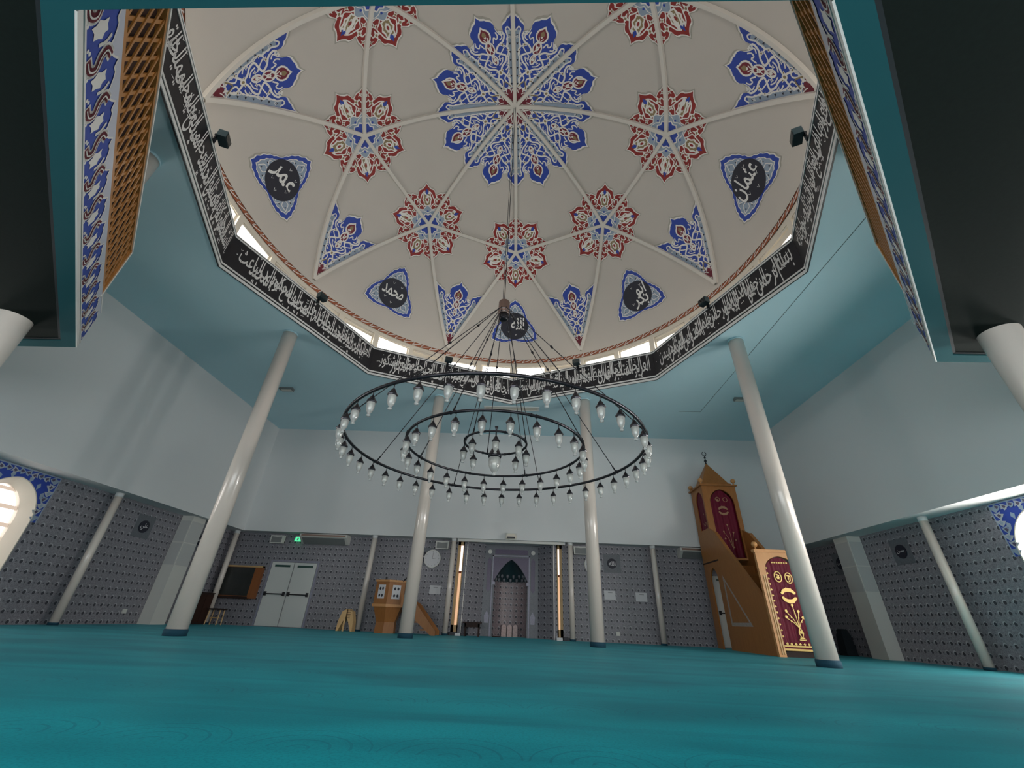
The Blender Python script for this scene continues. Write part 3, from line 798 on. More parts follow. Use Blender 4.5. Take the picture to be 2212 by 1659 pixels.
# ================================================================ CALLIGRAPHY FRIEZE round the octagon
NAMES = [None]*8
NAMES[1] = 'بسم الله الرحمن الرحيم هو الله الذي لا اله الا هو الرحمن الرحيم الملك القدوس السلام المؤمن المهيمن'
NAMES[0] = 'العزيز الجبار المتكبر الخالق البارئ المصور الغفار القهار الوهاب الرزاق الفتاح العليم القابض الباسط'
NAMES[7] = 'الخافض الرافع المعز المذل السميع البصير الحكم العدل اللطيف الخبير الحليم العظيم الغفور الشكور'
NAMES[6] = 'العلي الكبير الحفيظ المقيت الحسيب الجليل الكريم الرقيب المجيب الواسع الحكيم الودود المجيد الباعث'
NAMES[5] = 'الشهيد الحق الوكيل القوي المتين الولي الحميد المحصي المبدئ المعيد المحيي المميت الحي القيوم'
NAMES[2] = 'الغني المغني المانع الضار النافع النور الهادي البديع الباقي الوارث الرشيد الصبور جل جلاله'
frieze = thing('calligraphy_frieze', (XC, YC, ZC), 'black octagonal frieze with white Arabic lettering round the dome opening', 'frieze')
FH = 1.0
for k in range(8):
    a0, a1 = R_(45*k), R_(45*k+45)
    P0 = Vector((XC+RP*sin(a0), YC+RP*cos(a0), 0)); P1 = Vector((XC+RP*sin(a1), YC+RP*cos(a1), 0))
    am = (a0+a1)/2; nin = Vector((-sin(am), -cos(am), 0)); ex = (P1-P0).normalized(); L = (P1-P0).length
    def q(u, z, l=0): return P0+ex*u+nin*l+Vector((0, 0, ZC-.03+z))
    mb = MB(); B = .03
    i0 = B*math.tan(R_(22.5))
    mb.add([q(0, 0), q(L, 0), q(L-i0, 0, B), q(i0, 0, B), q(0, FH+.03), q(L, FH+.03), q(L-i0, FH+.03, B), q(i0, FH+.03, B)], [(0, 1, 2, 3), (4, 7, 6, 5), (3, 2, 6, 7), (0, 3, 7, 4), (1, 5, 6, 2)])
    pn = mb.build('panel', M['black'], frieze, origin=q(L/2, FH/2))
    mb = MB()
    for z0, z1, l in ((.0, .065, .014), (.105, .15, .012), (.945, .985, .012), (1.005, 1.03, .014)):
        e0 = (B+l)*math.tan(R_(22.5)); eb = B*math.tan(R_(22.5))
        mb.add([q(eb, z0, B), q(L-eb, z0, B), q(L-eb, z1, B), q(eb, z1, B), q(e0, z0, B+l), q(L-e0, z0, B+l), q(L-e0, z1, B+l), q(e0, z1, B+l)],
               [(4, 5, 6, 7), (0, 4, 7, 3), (1, 2, 6, 5), (0, 1, 5, 4), (3, 7, 6, 2)])
    mb.build('moulding', M['white'], pn, origin=q(L/2, FH/2))
    if not NAMES[k]: continue
    mb = MB(); rr = random.Random(k); ws = NAMES[k].split(' ')
    wd = [word(w, .006)[2] for w in ws]
    sx = .30; tot = sum(wd)*sx
    adv = (L-.28-wd[-1]*sx*.5)/sum(wd)
    u = L-.14
    for i, w in enumerate(ws):
        vs, fs, wdt = word(w, .006)
        lo = min(v[1] for v in vs); hi = max(v[1] for v in vs)
        tier = i % 2
        sy = (.86 if tier == 0 else .74)
        z0 = .27 if tier == 0 else .47
        sy = min(sy, (.92-z0)/hi) if hi > 0 else sy
        if z0+lo*sy < .165: z0 = .165-lo*sy
        sy = min(sy, (.935-z0)/hi)
        w_ = sx*1.18*(adv/.30*.62+.38)
        for lift, in ((.004,),):
            mb.add([q(u+x*w_, z0+y*sy, B+lift) for x, y in vs], fs, 0)
        u -= wdt*adv
    # vowel strokes and dots filling the ground
    for i in range(46):
        x = rr.uniform(.12, L-.12); z = rr.uniform(.19, .91); t = rr.randrange(4)
        if t == 0: P = [(x-.035, z+.03), (x, z-.02), (x+.035, z+.03), (x+.02, z+.035), (x, z+.005), (x-.02, z+.035)]
        elif t == 1: P = [(x-.05, z-.012), (x+.045, z+.02), (x+.05, z+.035), (x-.05, z+.005)]
        elif t == 2: P = [(x, z-.02), (x+.018, z), (x, z+.02), (x-.018, z)]
        else: P = [(x+.012*cos(a)*(1 if a < 4 else 1.6), z+.022*sin(a)) for a in (0, 1, 2, 3, 4, 5)]
        mb.poly([q(a, b, B+.005) for a, b in P], 0)
    mb.build('lettering', M['white'], pn, fix=False, origin=q(L/2, FH/2))
# black floodlights clamped on the frieze
SPN = {-3: ('on the left stretch of the frieze nearest the viewer', 1), -2: ('on the left frieze above the left column', 1), -1: ('on the far left frieze above the second column', 1), 0: ('on the far right frieze above the third column', 1), 1: ('on the right frieze above the fourth column', 1), 2: ('on the right stretch of the frieze nearest the viewer', 1)}
for k, (tx, _) in SPN.items():
    am = R_(45*k+22.5); ap = RP*cos(R_(22.5))-.03
    n = Vector((-sin(am), -cos(am), 0)); t = Vector((cos(am), -sin(am), 0))
    c = Vector((XC+ap*sin(am), YC+ap*cos(am), 7.98))
    o = thing('floodlight', c, 'small dark floodlight clamped ' + tx, 'floodlight', 'floodlights on the frieze')
    mb = MB(); mb.obox(c-t*.04+n*.032+Vector((0,0,.055)), t*.08, n*.14, (0, 0, .03)); mb.obox(c-t*.04+n*.048-Vector((0, 0, .10)), t*.08, n*.02, (0, 0, .17)); mb.build('bracket', M['iron'], o)
    mb = MB(); s = c+n*.10-Vector((0, 0, .02)); mb.obox(s-t*.12, t*.24, n*.15, (0, 0, .17)); mb.build('housing', M['teald'], o)
    mb = MB(); mb.obox(s-t*.10+n*.15+Vector((0, 0, .02)), t*.20, n*.008, (0, 0, .13)); mb.build('lens', M['clear'], o)

# ================================================================ COLUMNS
def column(az, label):
    x, y = XC+6.392*sin(R_(az)), YC+6.392*cos(R_(az)); r = .178
    o = thing('column', (x, y, 0), label, 'column', 'round columns under the dome')
    MB().lathe([(r, .08), (r, ZC-.01)], (x, y, 0), 40).build('shaft', M['col'], o)
    MB().lathe([(r+.016, 0), (r+.016, .10), (r+.004, .112)], (x, y, 0), 40).build('carpet_sock', M['sock'], o)
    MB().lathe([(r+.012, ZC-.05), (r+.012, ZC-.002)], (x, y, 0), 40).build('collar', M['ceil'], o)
column(-67.5, 'tall white round column, leftmost of the four standing under the dome')
column(-22.5, 'tall white round column beside the small wooden pulpit')
column(22.5, 'tall white round column to the right of the prayer niche')
column(67.5, 'tall white round column in front of the stepped wooden pulpit')
column(-112.5, 'tall white round column rising through the left gallery')
column(112.5, 'tall white round column rising through the right gallery')
def slim(x, y, label):
    o = thing('post', (x, y, 0), label, 'post', 'slim white posts along the tiled walls')
    r = .088
    MB().lathe([(r, .05), (r, ZL-.09)], (x, y, 0), 24).build('shaft', M['col'], o)
    MB().lathe([(r+.01, 0), (r+.01, .055)], (x, y, 0), 24).build('carpet_sock', M['sock'], o)
    MB().lathe([(r+.004, ZL-.1), (r+.004, ZL-.001)], (x, y, 0), 24).build('collar', M['paint'], o)
slim(-10.58, 15.47, 'slim white post in the far left corner beside the stool')
slim(-5.44, 15.45, 'slim white post beside the folded book stand')
slim(-2.56, 15.45, 'slim white post at the left edge of the prayer niche')
slim(1.57, 15.45, 'slim white post at the right edge of the prayer niche')
slim(4.45, 15.45, 'slim white post on the far wall left of the stepped pulpit')
slim(-10.60, 10.42, 'slim white post on the left tiled wall')
slim(9.27, 10.12, 'slim white post on the right tiled wall')
def pier(x0, x1, y0, y1, label, face):
    o = thing('pier', ((x0+x1)/2, (y0+y1)/2, 0), label, 'pier')
    MB().box((x0, y0, 0), (x1, y1, ZL-.002)).build('shaft', M['plastic'], o)
    mb = MB()
    for z in (1.55, 2.2): 
        if face > 0: mb.box((x1, y0+.02, z), (x1+.006, y1-.02, z+.62))
        else: mb.box((x0-.006, y0+.02, z), (x0, y1-.02, z+.62))
        mb.box((x0+.02, y0-.006, z), (x1-.02, y0, z+.62))
    mb.build('cover_panel', nmat('pier_cover', (.50, .51, .50), .5), o)
pier(TL+.01, -10.50, 13.05, 13.62, 'square white pier against the left tiled wall', 1)
pier(9.20, TR-.01, 12.62, 13.20, 'square white pier against the right tiled wall', -1)

# ================================================================ GALLERY (the viewer stands just under it)
gal = thing('gallery', (XC, -1, BAL), 'teal-edged overhead gallery with blue floral band and wooden lattice', 'gallery')
A, Bp, B2, A2 = (-2.729, .915), (-6.233, 4.455), (5.11, 4.435), (1.633, .929)
inner = [(XR, 4.435), B2, A2, A, Bp, (XL, 4.455)]
def off(P, Q, d):   # shift the edge P->Q by d to the gallery side (left of travel)
    t = Vector((Q[0]-P[0], Q[1]-P[1])).normalized(); n = Vector((-t.y, t.x))*d
    return (P[0]+n.x, P[1]+n.y), (Q[0]+n.x, Q[1]+n.y)
def isect(p, p2, q_, q2):
    d1 = Vector(p2)-Vector(p); d2 = Vector(q2)-Vector(q_); w = Vector(q_)-Vector(p)
    s = (w.x*d2.y-w.y*d2.x)/(d1.x*d2.y-d1.y*d2.x); return tuple(Vector(p)+d1*s)
def inset(pts, d):
    E = [off(pts[i], pts[i+1], d) for i in range(len(pts)-1)]
    out = [(pts[0][0], E[0][0][1])]
    for i in range(len(E)-1): out.append(isect(*E[i], *E[i+1]))
    out.append((pts[-1][0], E[-1][1][1])); return out
ins = inset(inner, -.15)
if ins[2][1] > inner[2][1]: ins = inset(inner, .15)
rear = [(XL, YR), (XR, YR)]
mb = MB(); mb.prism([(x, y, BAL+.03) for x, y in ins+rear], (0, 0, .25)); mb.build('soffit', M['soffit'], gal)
mb = MB()
for (p, p2, r1, r2) in zip(inner, inner[1:], ins, ins[1:]):
    mb.prism([(*p, BAL), (*p2, BAL), (*r2, BAL), (*r1, BAL)], (0, 0, .28))
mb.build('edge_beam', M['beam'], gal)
mb = MB()
for (p, p2) in zip(ins, ins[1:]):
    t = Vector((p2[0]-p[0], p2[1]-p[1], 0)).normalized(); n = Vector((-t.y, t.x, 0))
    if (Vector((p[0], p[1], 0))+n*.1).y > p[1]: n = -n
    mb.obox(Vector((p[0], p[1], BAL+.018)), Vector((p2[0]-p[0], p2[1]-p[1], 0)), n*.03, (0, 0, .013))
mb.build('shadow_joint', M['gap'], gal)
mb = MB(); b0 = Vector((7.2, -2.6, BAL+.026))
for i in range(5): mb.box((5.3, -1.2+i*1.18, BAL+.024), (XR-.01, -1.185+i*1.18, BAL+.031))
mb.build('panel_seam', M['gap'], gal)
def parapet(P, Q, s_lat, flip):
    """fascia, tile band, lattice and rail along the edge P->Q; runs measured from P"""
    P3, Q3 = Vector((*P, 0)), Vector((*Q, 0)); t = (Q3-P3).normalized(); L = (Q3-P3).length
    n = Vector((-t.y, t.x, 0))
    if n.y < 0: n = -n
    Z = Vector((0, 0, 1))
    def w(s, z, l=0): return P3+t*s+n*l+Z*z
    mb = MB(); mb.obox(w(0, BAL+.285, -.12), t*L, n*.12, Z*.335); mb.build('fascia', M['ivory'], gal)
    mb = MB(); mb.obox(w(.0, BAL, 0), t*L, n*.012, Z*.065); mb.obox(w(0, BAL+.075, 0), t*L, n*.016, Z*.02); mb.build('edge_moulding', M['ivory'], gal)
    # tile band: cobalt ground, white scallops above, leaves and S ribbons
    mb = MB(); z0, z1 = BAL+.10, BAL+.61
    mb.add([w(0, z0, .006), w(L, z0, .006), w(L, z1, .006), w(0, z1, .006)], [(0, 1, 2, 3)], 0)
    per = .415; N = int(L/per)+1
    def P2(pts, mi, lift):
        pts = [(min(max(a, .002), L-.002), b) for a, b in pts]
        if abs(max(a for a, b in pts)-min(a for a, b in pts)) < .01: return
        mb.poly([w(a, z0+b, lift) for a, b in pts], mi)
    def rib(pts, wd, mi, lift):
        for (a, b), (c, d_) in zip(pts, pts[1:]):
            if min(a, c) < 0 or max(a, c) > L: continue
            v = Vector((c-a, d_-b)); q_ = Vector((-v.y, v.x)).normalized()*wd/2; v = v.normalized()*wd*.2
            P2([(a-v.x-q_.x, b-v.y-q_.y), (c+v.x-q_.x, d_+v.y-q_.y), (c+v.x+q_.x, d_+v.y+q_.y), (a-v.x+q_.x, b-v.y+q_.y)], mi, lift)
    for k in range(N):
        o = k*per
        # white upper field with scalloped lower edge
        sc = [(0, .36), (.05, .30), (.10, .335), (.16, .39), (.21, .455), (.26, .40), (.31, .42), (.36, .40), (per, .36)]
        P2([(o+a, b) for a, b in sc]+[(o+per, .51), (o, .51)], 1, .009)
        rib([(o+a, b) for a, b in sc], .018, 2, .011)
        # white leaf
        P2([(o+a, b) for a, b in ((.20, .07), (.25, .10), (.30, .09), (.31, .15), (.335, .20), (.30, .235), (.30, .28), (.25, .27), (.21, .29), (.205, .22), (.175, .17), (.20, .13))], 2, .010)
        # S ribbon in red edged white
        S = smooth([(.02, .03), (.10, .05), (.13, .13), (.06, .20), (.04, .28), (.11, .33)], 4)
        rib([(o+a, b) for a, b in S], .105, 2, .010); rib([(o+a, b) for a, b in S], .062, 3, .012); rib([(o+a+.004, b) for a, b in S], .014, 2, .014)
        S = smooth([(.36, .33), (.385, .25), (.37, .17)], 3); rib([(o+a, b) for a, b in S], .03, 2, .010)
        for a, b in ((.345, .03), (.375, .05), (.16, .02)): P2([(o+a+.018*cos(i*pi/3), b+.018*sin(i*pi/3)) for i in range(6)], 2, .010)
    mb.build('tile_band', [M['blue'], nmat('porcelain', (.55, .57, .66), .4), M['ivory'], M['wine']], gal, fix=False)
    # lattice
    H0, H1 = BAL+.66, BAL+1.375; s1 = s_lat
    mb = MB(); mb.obox(w(.0, H0, -.075), t*s1, n*.015, Z*(H1-H0)); mb.build('lattice_backing', M['latb'], gal)
    mb = MB(); pit = .18; hh = H1-H0; run = hh*.52
    for sg in (1, -1):
        k = -int(run/pit)-2
        while k*pit < s1+run+pit:
            a0, a1 = (k*pit, k*pit+sg*run)
            pa, pb = (a0, 0.0), (a1, hh)
            def clip(pa, pb):
                (x0, y0), (x1, y1) = pa, pb
                t0, t1 = 0.0, 1.0; dx = x1-x0
                for lim, side in ((.0, 1), (s1, -1)):
                    f0 = (x0-lim)*side
                    fd = dx*side
                    if fd > 0: t0 = max(t0, -f0/fd)
                    elif fd < 0: t1 = min(t1, -f0/fd)
                if t0 >= t1: return None
                return (x0+dx*t0, y0+(y1-y0)*t0), (x0+dx*t1, y0+(y1-y0)*t1)
            c = clip(pa, pb)
            if c:
                (xa, ya), (xb, yb) = c
                ev = Vector((xb-xa, yb-ya)); 
                if ev.length > .06:
                    hv = Vector((-ev.y, ev.x)).normalized()*.017
                    l0 = -.026 if sg > 0 else -.016
                    base = w(xa-hv.x, H0+ya-hv.y, l0)
                    mb.obox(base, t*ev.x+Z*ev.y, t*hv.x*2+Z*hv.y*2, n*.012)
            k += 1
    mb.build('lattice', M['lat'], gal)
    mb = MB()
    for z, zz in ((H0-.05, .06), (H1-.01, .04)): mb.obox(w(0, z, -.08), t*s1, n*.085, Z*zz)
    mb.obox(w(0, H0-.05, -.08), t*.06, n*.09, Z*(hh+.08)); mb.obox(w(s1-.06, H0-.05, -.08), t*.06, n*.09, Z*(hh+.08))
    mb.build('lattice_frame', M['lat'], gal)
    mb = MB(); mb.obox(w(-.02, H1+.03, -.10), t*(s1+.05), n*.115, Z*.03); mb.obox(w(s1, H0-.1, -.1), t*.035, n*.115, Z*(hh+.16)); mb.obox(w(s1, BAL+.60, -.12), t*(L-s1), n*.135, Z*.02); mb.build('handrail', M['ivory'], gal)
parapet(A, Bp, 4.40, 1)
parapet(A2, B2, 4.05, -1)
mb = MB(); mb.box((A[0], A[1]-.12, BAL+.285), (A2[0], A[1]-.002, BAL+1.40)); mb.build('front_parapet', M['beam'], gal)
for p, p2 in (((XL, 4.335, BAL+.285), (Bp[0], 4.455, BAL+.62)), ((B2[0], 4.315, BAL+.285), (XR, 4.435, BAL+.62))): MB().box(p, p2).build('end_parapet', M['paint'], gal)

# ================================================================ CHANDELIER
CX, CY, CZ = -.53, YC, 2.9
ch = thing('chandelier', (CX, CY, 2.5), 'three-ringed dark metal chandelier with clear glass lamps hanging under the dome', 'chandelier')
def circle(r, z, n=96): return [(CX+r*sin(2*pi*k/n), CY+r*cos(2*pi*k/n), z) for k in range(n)]
for r, z, tr in ((2.37, 2.9, .024), (1.43, 2.9, .021), (.51, 3.0, .018)):
    mb = MB(); mb.tube(circle(r, z), tr, 10, 0, True)
    for k in range(8):
        a = 2*pi*k/8+R_(20)
        for e in (-.04, .04):
            b_ = a+e/r*1.0
            mb.tube([(CX+r*sin(b_-.008/r), CY+r*cos(b_-.008/r), z), (CX+r*sin(b_+.008/r), CY+r*cos(b_+.008/r), z)], tr*1.35, 10)
    mb.build('ring', M['bronze'], ch)
cap_me = glass_me = bulb_me = None
def lamp(x, y, z, rot):
    global cap_me, glass_me, bulb_me
    if cap_me is None:
        m = MB(); m.lathe([(.006, -.02), (.006, -.075)], n=6)
        m.lathe([(.010, -.075), (.024, -.095), (.052, -.145), (.060, -.150), (.064, -.165), (.058, -.178), (.048, -.18)], n=8, smooth=False)
        cap_me = m.mesh('lamp', M['bronze'])
        m = MB(); m.lathe([(.050, -.178), (.052, -.20), (.049, -.245), (.040, -.285), (.026, -.312), (.018, -.322), (.019, -.335), (.025, -.342), (.025, -.356), (.004, -.36)], n=16, cap=False)
        glass_me = m.mesh('glass_shade', M['glass'])
        m = MB(); m.lathe([(.010, -.175), (.012, -.20), (.019, -.225), (.016, -.245), (.003, -.252)], n=10)
        bulb_me = m.mesh('bulb', M['bulb'])
    o = bpy.data.objects.new('lamp', cap_me); COL.objects.link(o); o.parent = ch; o.location = (x-CX, y-CY, z-2.5); o.rotation_euler = (0, 0, rot)
    for nm, me in (('glass_shade', glass_me), ('bulb', bulb_me)):
        g = bpy.data.objects.new(nm, me); COL.objects.link(g); g.parent = o
for r, z, n, a0 in ((2.37, 2.9, 40, 0), (1.43, 2.9, 24, 3), (.51, 3.0, 8, -5)):
    for k in range(n):
        a = R_(a0+360/n*k); lamp(CX+r*sin(a), CY+r*cos(a), z, -a)
m = MB(); m.lathe([(.03, 3.30), (.02, 3.27), (.012, 3.24), (.012, 2.98), (.03, 2.95), (.05, 2.92), (.09, 2.84), (.108, 2.80), (.11, 2.775), (.10, 2.75), (.085, 2.75)], (CX, CY, 0), 20)
big = m.build('centre_lamp', M['bronze'], ch)
m = MB(); m.lathe([(.09, 2.755), (.098, 2.70), (.09, 2.62), (.062, 2.55), (.03, 2.515), (.022, 2.50), (.032, 2.485), (.024, 2.465), (.004, 2.46)], (CX, CY, 0), 24, cap=False); m.build('glass_shade', M['glass'], big)
m = MB(); m.lathe([(.015, 2.76), (.02, 2.70), (.035, 2.66), (.03, 2.62), (.004, 2.60)], (CX, CY, 0), 12); m.build('bulb', M['bulb'], big)
m = MB(); m.lathe([(.012, 6.10), (.09, 6.06), (.112, 6.03), (.112, 5.82), (.118, 5.81), (.118, 5.785), (.108, 5.78), (.112, 5.76), (.112, 5.735), (.10, 5.72)], (CX, CY, 0), 32)
hub = m.build('hub', M['copper'], ch)
m = MB(); m.lathe([(.119, 5.82), (.119, 5.80)], (CX, CY, 0), 32); m.lathe([(.114, 5.755), (.114, 5.738)], (CX, CY, 0), 32); m.build('chrome_band', M['steel'], hub)
m = MB(); m.lathe([(.098, 5.72), (.095, 5.62), (.07, 5.58), (.02, 5.57)], (CX, CY, 0), 24); m.build('hub_cup', M['iron'], hub)
apx = sph(0, 0); 
m = MB(); m.tube([(CX, CY, 6.08), (XC+.02, YC, apx.z)], .009, 6); m.tube([(CX-.03, CY, 6.08), (XC-.03, YC+.02, apx.z)], .006, 6); m.build('suspension_cable', M['iron'], ch)
m = MB(); m.lathe([(.09, apx.z-.07), (.09, apx.z-.02)], (XC, YC, 0), 20); m.build('ceiling_plate', M['rib'], ch)
def cable(a, r, z, zt=5.72):
    a = R_(a); p0 = Vector((CX+.10*sin(a), CY+.10*cos(a), zt)); p1 = Vector((CX+r*sin(a), CY+r*cos(a), z))
    m = MB(); m.tube([p0, p1], .0075, 6); q0 = p0.lerp(p1, .38); m.tube([q0, q0.lerp(p1, .02)], .02, 8); m.tube([p1.lerp(p0, .03), p1], .013, 6)
    m.build('cable', M['iron'] , ch)
for k in range(8): cable(20+45*k, 2.37, 2.92, 5.86)
for k in range(4): cable(20+90*k, 1.43, 2.92, 5.80); 
for k in range(3): cable(-20+120*k, .51, 3.01, 5.66)

# ================================================================ STEPPED PULPIT (minbar)
mn = thing('stepped_pulpit', (6.6, 13.4, 0), 'tall wooden stepped pulpit with pointed roof and burgundy curtains', 'pulpit')
x0, x1 = 6.03, 7.12
def yz(pts, x, d, mi=0, mb=None):
    mb = mb or MB(); mb.prism([(x, y, z) for y, z in pts], (d, 0, 0), mi); return mb
def arch_hole_frame(mb, ax, c, hw, bot, spring, top, w0, w1, z0, z1, pos, d, mi=0, arch=None):
    """flat board w0..w1 x z0..z1 with an arched opening, thickness d; ax 'y' board faces y, 'x' faces x"""
    arch = arch or arch_pts
    a = arch(c, hw, spring, top, bot if bot > z0 else None)
    mk = (lambda u, z: (u, pos, z)) if ax == 'y' else (lambda u, z: (pos, u, z))
    dv = (0, d, 0) if ax == 'y' else (d, 0, 0)
    if bot <= z0:
        ring = [(c+hw, z0)]+arch(c, hw, spring, top)+[(c-hw, z0)]
        mb.prism([mk(u, z) for u, z in [(w0, z0), (w0, z1), (w1, z1), (w1, z0)]+ring], dv, mi)
    else:
        k = len(a)//2
        half1 = [(w1, z0), (w1, z1), (c, z1)]+[p for p in a if p[0] >= c-1e-6][::-1]+[(c, bot), (c, z0)]
        half2 = [(w0, z0), (w0, z1), (c, z1)]+[p for p in a if p[0] <= c+1e-6]+[(c, bot), (c, z0)]
        mb.prism([mk(u, z) for u, z in half1], dv, mi); mb.prism([mk(u, z) for u, z in half2], dv, mi)
# side panels with the walk-through arch under the tower
side = [(11.72, 0), (11.72, 1.14), (12.91, 2.27), (13.8, 3.17), (14.2, 3.36), (15.2, 3.36), (15.2, 0), (14.84, 0), (14.84, 1.85), (14.80, 2.0), (14.68, 2.14), (14.52, 2.22), (14.38, 2.14), (14.28, 2.0), (14.24, 1.85), (14.24, 0)]
for x in (x0-.005, x1-.045):
    yz(side, x, .05).build('side_panel', M['wood'], mn)
sp_ = None
mb = MB()
T = [(13.93, 1.95), (13.93, .60), (12.66, .60)]; c = Vector((sum(p[0] for p in T)/3, sum(p[1] for p in T)/3))
for k0, k1, mi in ((1.0, .80, 0), ):
    o_ = [tuple(c+(Vector(p)-c)*k0) for p in T]; i_ = [tuple(c+(Vector(p)-c)*k1) for p in T]
    for j in range(3):
        a, b2 = o_[j], o_[(j+1) % 3]; a2, b3 = i_[j], i_[(j+1) % 3]
        mb.prism([(x0-.006, *a), (x0-.006, *b2), (x0-.006, *b3), (x0-.006, *a2)], (.012, 0, 0), 0)
mb.build('triangular_inlay', nmat('perforated_inlay', (.33, .28, .25), .55, noise=.5, nscale=60), mn)
mb = MB(); mb.prism([(x0-.004, *tuple(c+(Vector(p)-c)*.8)) for p in T], (.008, 0, 0)); mb.build('triangular_panel', M['woodd'] if False else nmat('inlay_field', (.10, .052, .028), .6, noise=.3, nscale=30), mn)
mb = MB()
for x in (x0-.03, x1-.05): mb.prism([(x, 11.70, 1.14), (x, 12.91, 2.29), (x, 13.82, 3.20), (x, 13.86, 3.14), (x, 12.95, 2.23), (x, 11.74, 1.08)], (.10, 0, 0))
mb.build('banister', M['wood'], mn)
mb = MB()
for x in (x0-.015, x1-.03): mb.box((x, 14.0, 2.37), (x+.045, 15.22, 2.41))
mb.box((x0, 15.16, 2.37), (x1, 15.22, 2.41)); mb.build('string_course', M['woodd'], mn)
n_st = 9
for k in range(n_st):
    y = 11.95+k*.25; z = .25*(k+1)
    mb = MB(); mb.box((x0+.05, y, z-.05), (x1-.05, y+.28, z)); mb.box((x0+.05, y+.01, z-.25), (x1-.05, y+.03, z-.05)); mb.build('step', M['wood'] if k < n_st else M['wood'], mn)
MB().box((x0+.05, 14.2, 2.44), (x1-.05, 15.18, 2.5)).build('landing', M['woodl'], mn)
# portal at the foot of the stairs
mb = MB()
arch_hole_frame(mb, 'y', (x0+x1)/2-.03, .40, 0, 1.88, 2.2, x0-.05, x1+.05, 0, 2.30, 11.60, .09)
mb.build('portal', M['woodl'], mn)
mb = MB(); mb.box((x0-.08, 11.57, 2.29), (x1+.08, 11.72, 2.36)); mb.build('portal_cornice', M['woodl'], mn)
mb = MB()
for sx in (-1, 1):
    X = (x0+x1)/2-.03+sx*.46
    for e in (-.025, .025): mb.box((X+e-.012, 11.585, .05), (X+e+.012, 11.60, 1.75))
mb.build('portal_fluting', M['pine'], mn)
def ball(x, y, z, r, h=.05):
    m = MB(); m.sphere((x, y, z+h+r), r, 10); m.lathe([(.03, z), (.022, z+h+.01)], (x, y, 0), 12); m.build('ball_finial', M['woodl'], mn)
ball(x0+.0, 11.64, 2.36, .075); ball(x1-.0, 11.64, 2.36, .075)
def curtain(name, ax, c, hw, bot, spring, top, pos, seed, wav=.012):
    """hanging velvet with soft folds inside an arch"""
    nu, nz = 36, 24; vs = []; fs = []
    rr = random.Random(seed)
    for j in range(nz+1):
        for i in range(nu+1):
            u = -1+2*i/nu; zt = spring+(top-spring)*(1-abs(u)**1.7)**.75 if abs(u) < 1 else spring
            z = bot+(zt-bot)*j/nz
            d = wav*sin(u*11+seed)*(1-.35*j/nz)+wav*.5*sin(u*23+2*seed)
            vs.append((c+u*hw, pos+d, z) if ax == 'y' else (pos+d, c+u*hw, z))
    for j in range(nz):
        for i in range(nu): a = j*(nu+1)+i; fs.append((a, a+1, a+nu+2, a+nu+1))
    m = MB(); m.add(vs, fs, 0, True); return m.build(name, M['velvet'], mn, fix=False)
def emb(parent, ax, pos, mat, shapes):
    m = MB()
    for ii, (kind, *a) in enumerate(shapes):
        pos -= .00012
        if kind == 'r':
            pts, wd = a
            for (a0, b0), (a1, b1) in zip(pts, pts[1:]):
                v = Vector((a1-a0, b1-b0)); q_ = Vector((-v.y, v.x)).normalized()*wd/2
                P = [(a0-q_.x, b0-q_.y), (a1-q_.x, b1-q_.y), (a1+q_.x, b1+q_.y), (a0+q_.x, b0+q_.y)]
                m.poly([(u, pos, z) if ax == 'y' else (pos, u, z) for u, z in P])
        else:
            m.poly([(u, pos, z) if ax == 'y' else (pos, u, z) for u, z in a[0]])
    return m.build('embroidery', mat, parent, fix=False)
def oval(cx, cz, a, b, w, a0=0, a1=360, n=18): return ('r', [(cx+a*cos(R_(a0+(a1-a0)*i/n)), cz+b*sin(R_(a0+(a1-a0)*i/n))) for i in range(n+1)], w)
def blob(cx, cz, r, k=6, s=.6): return ('p', [(cx+r*(1 if i % 2 == 0 else s)*cos(pi*i/k), cz+r*(1 if i % 2 == 0 else s)*sin(pi*i/k)) for i in range(2*k)])
def crest(cx, cz, s):
    """crescents facing each other, made of plump leaves"""
    L = []
    for sg in (1, -1):
        out = [(cx+s*.9*cos(R_(a)), cz+sg*(.12*s+s*.72*sin(R_(a)))) for a in range(5, 176, 17)]
        inn = [(cx+s*.62*cos(R_(a)), cz+sg*(.12*s+s*.30*sin(R_(a)))) for a in range(175, 4, -17)]
        L.append(('p', out+inn))
        for a in (20, 60, 100, 140, 165): L.append(blob(cx+s*.78*cos(R_(a)), cz+sg*(.12*s+s*.62*sin(R_(a))), s*.2, 4))
    return L
def vase(cx, cz, s):
    L = [('r', [(cx-.10*s, cz), (cx+.12*s, cz)], .03*s), ('r', [(cx-.07*s, cz+.05*s), (cx+.09*s, cz+.05*s)], .03*s), ('r', [(cx, cz+.05*s), (cx-.06*s, cz+.2*s), (cx, cz+.34*s)], .03*s), ('r', [(cx+.02*s, cz+.05*s), (cx+.08*s, cz+.2*s), (cx+.02*s, cz+.34*s)], .03*s), blob(cx+.01*s, cz+.22*s, .06*s)]
    for dx, dz in ((-.34, .62), (-.30, .80), (-.05, .98), (.10, .80), (.20, .62)):
        L.append(('r', [(cx, cz+.34*s), (cx+dx*.45*s, cz+(.34+(dz-.34)*.6)*s), (cx+dx*s, cz+dz*s)], .022*s)); L.append(blob(cx+dx*s, cz+dz*s+.03*s, .058*s))
        L.append(blob(cx+dx*.6*s, cz+(.34+(dz-.34)*.65)*s, .03*s, 4))
    return L
cxm = (x0+x1)/2-.03
cu = curtain('portal_curtain', 'y', cxm, .395, .17, 1.88, 2.19, 11.665, 1.3)
sh = []
for z in [i*.125+.42 for i in range(13)]: sh += [blob(cxm-.355, z, .028, 4), blob(cxm+.355, z, .032, 4)]
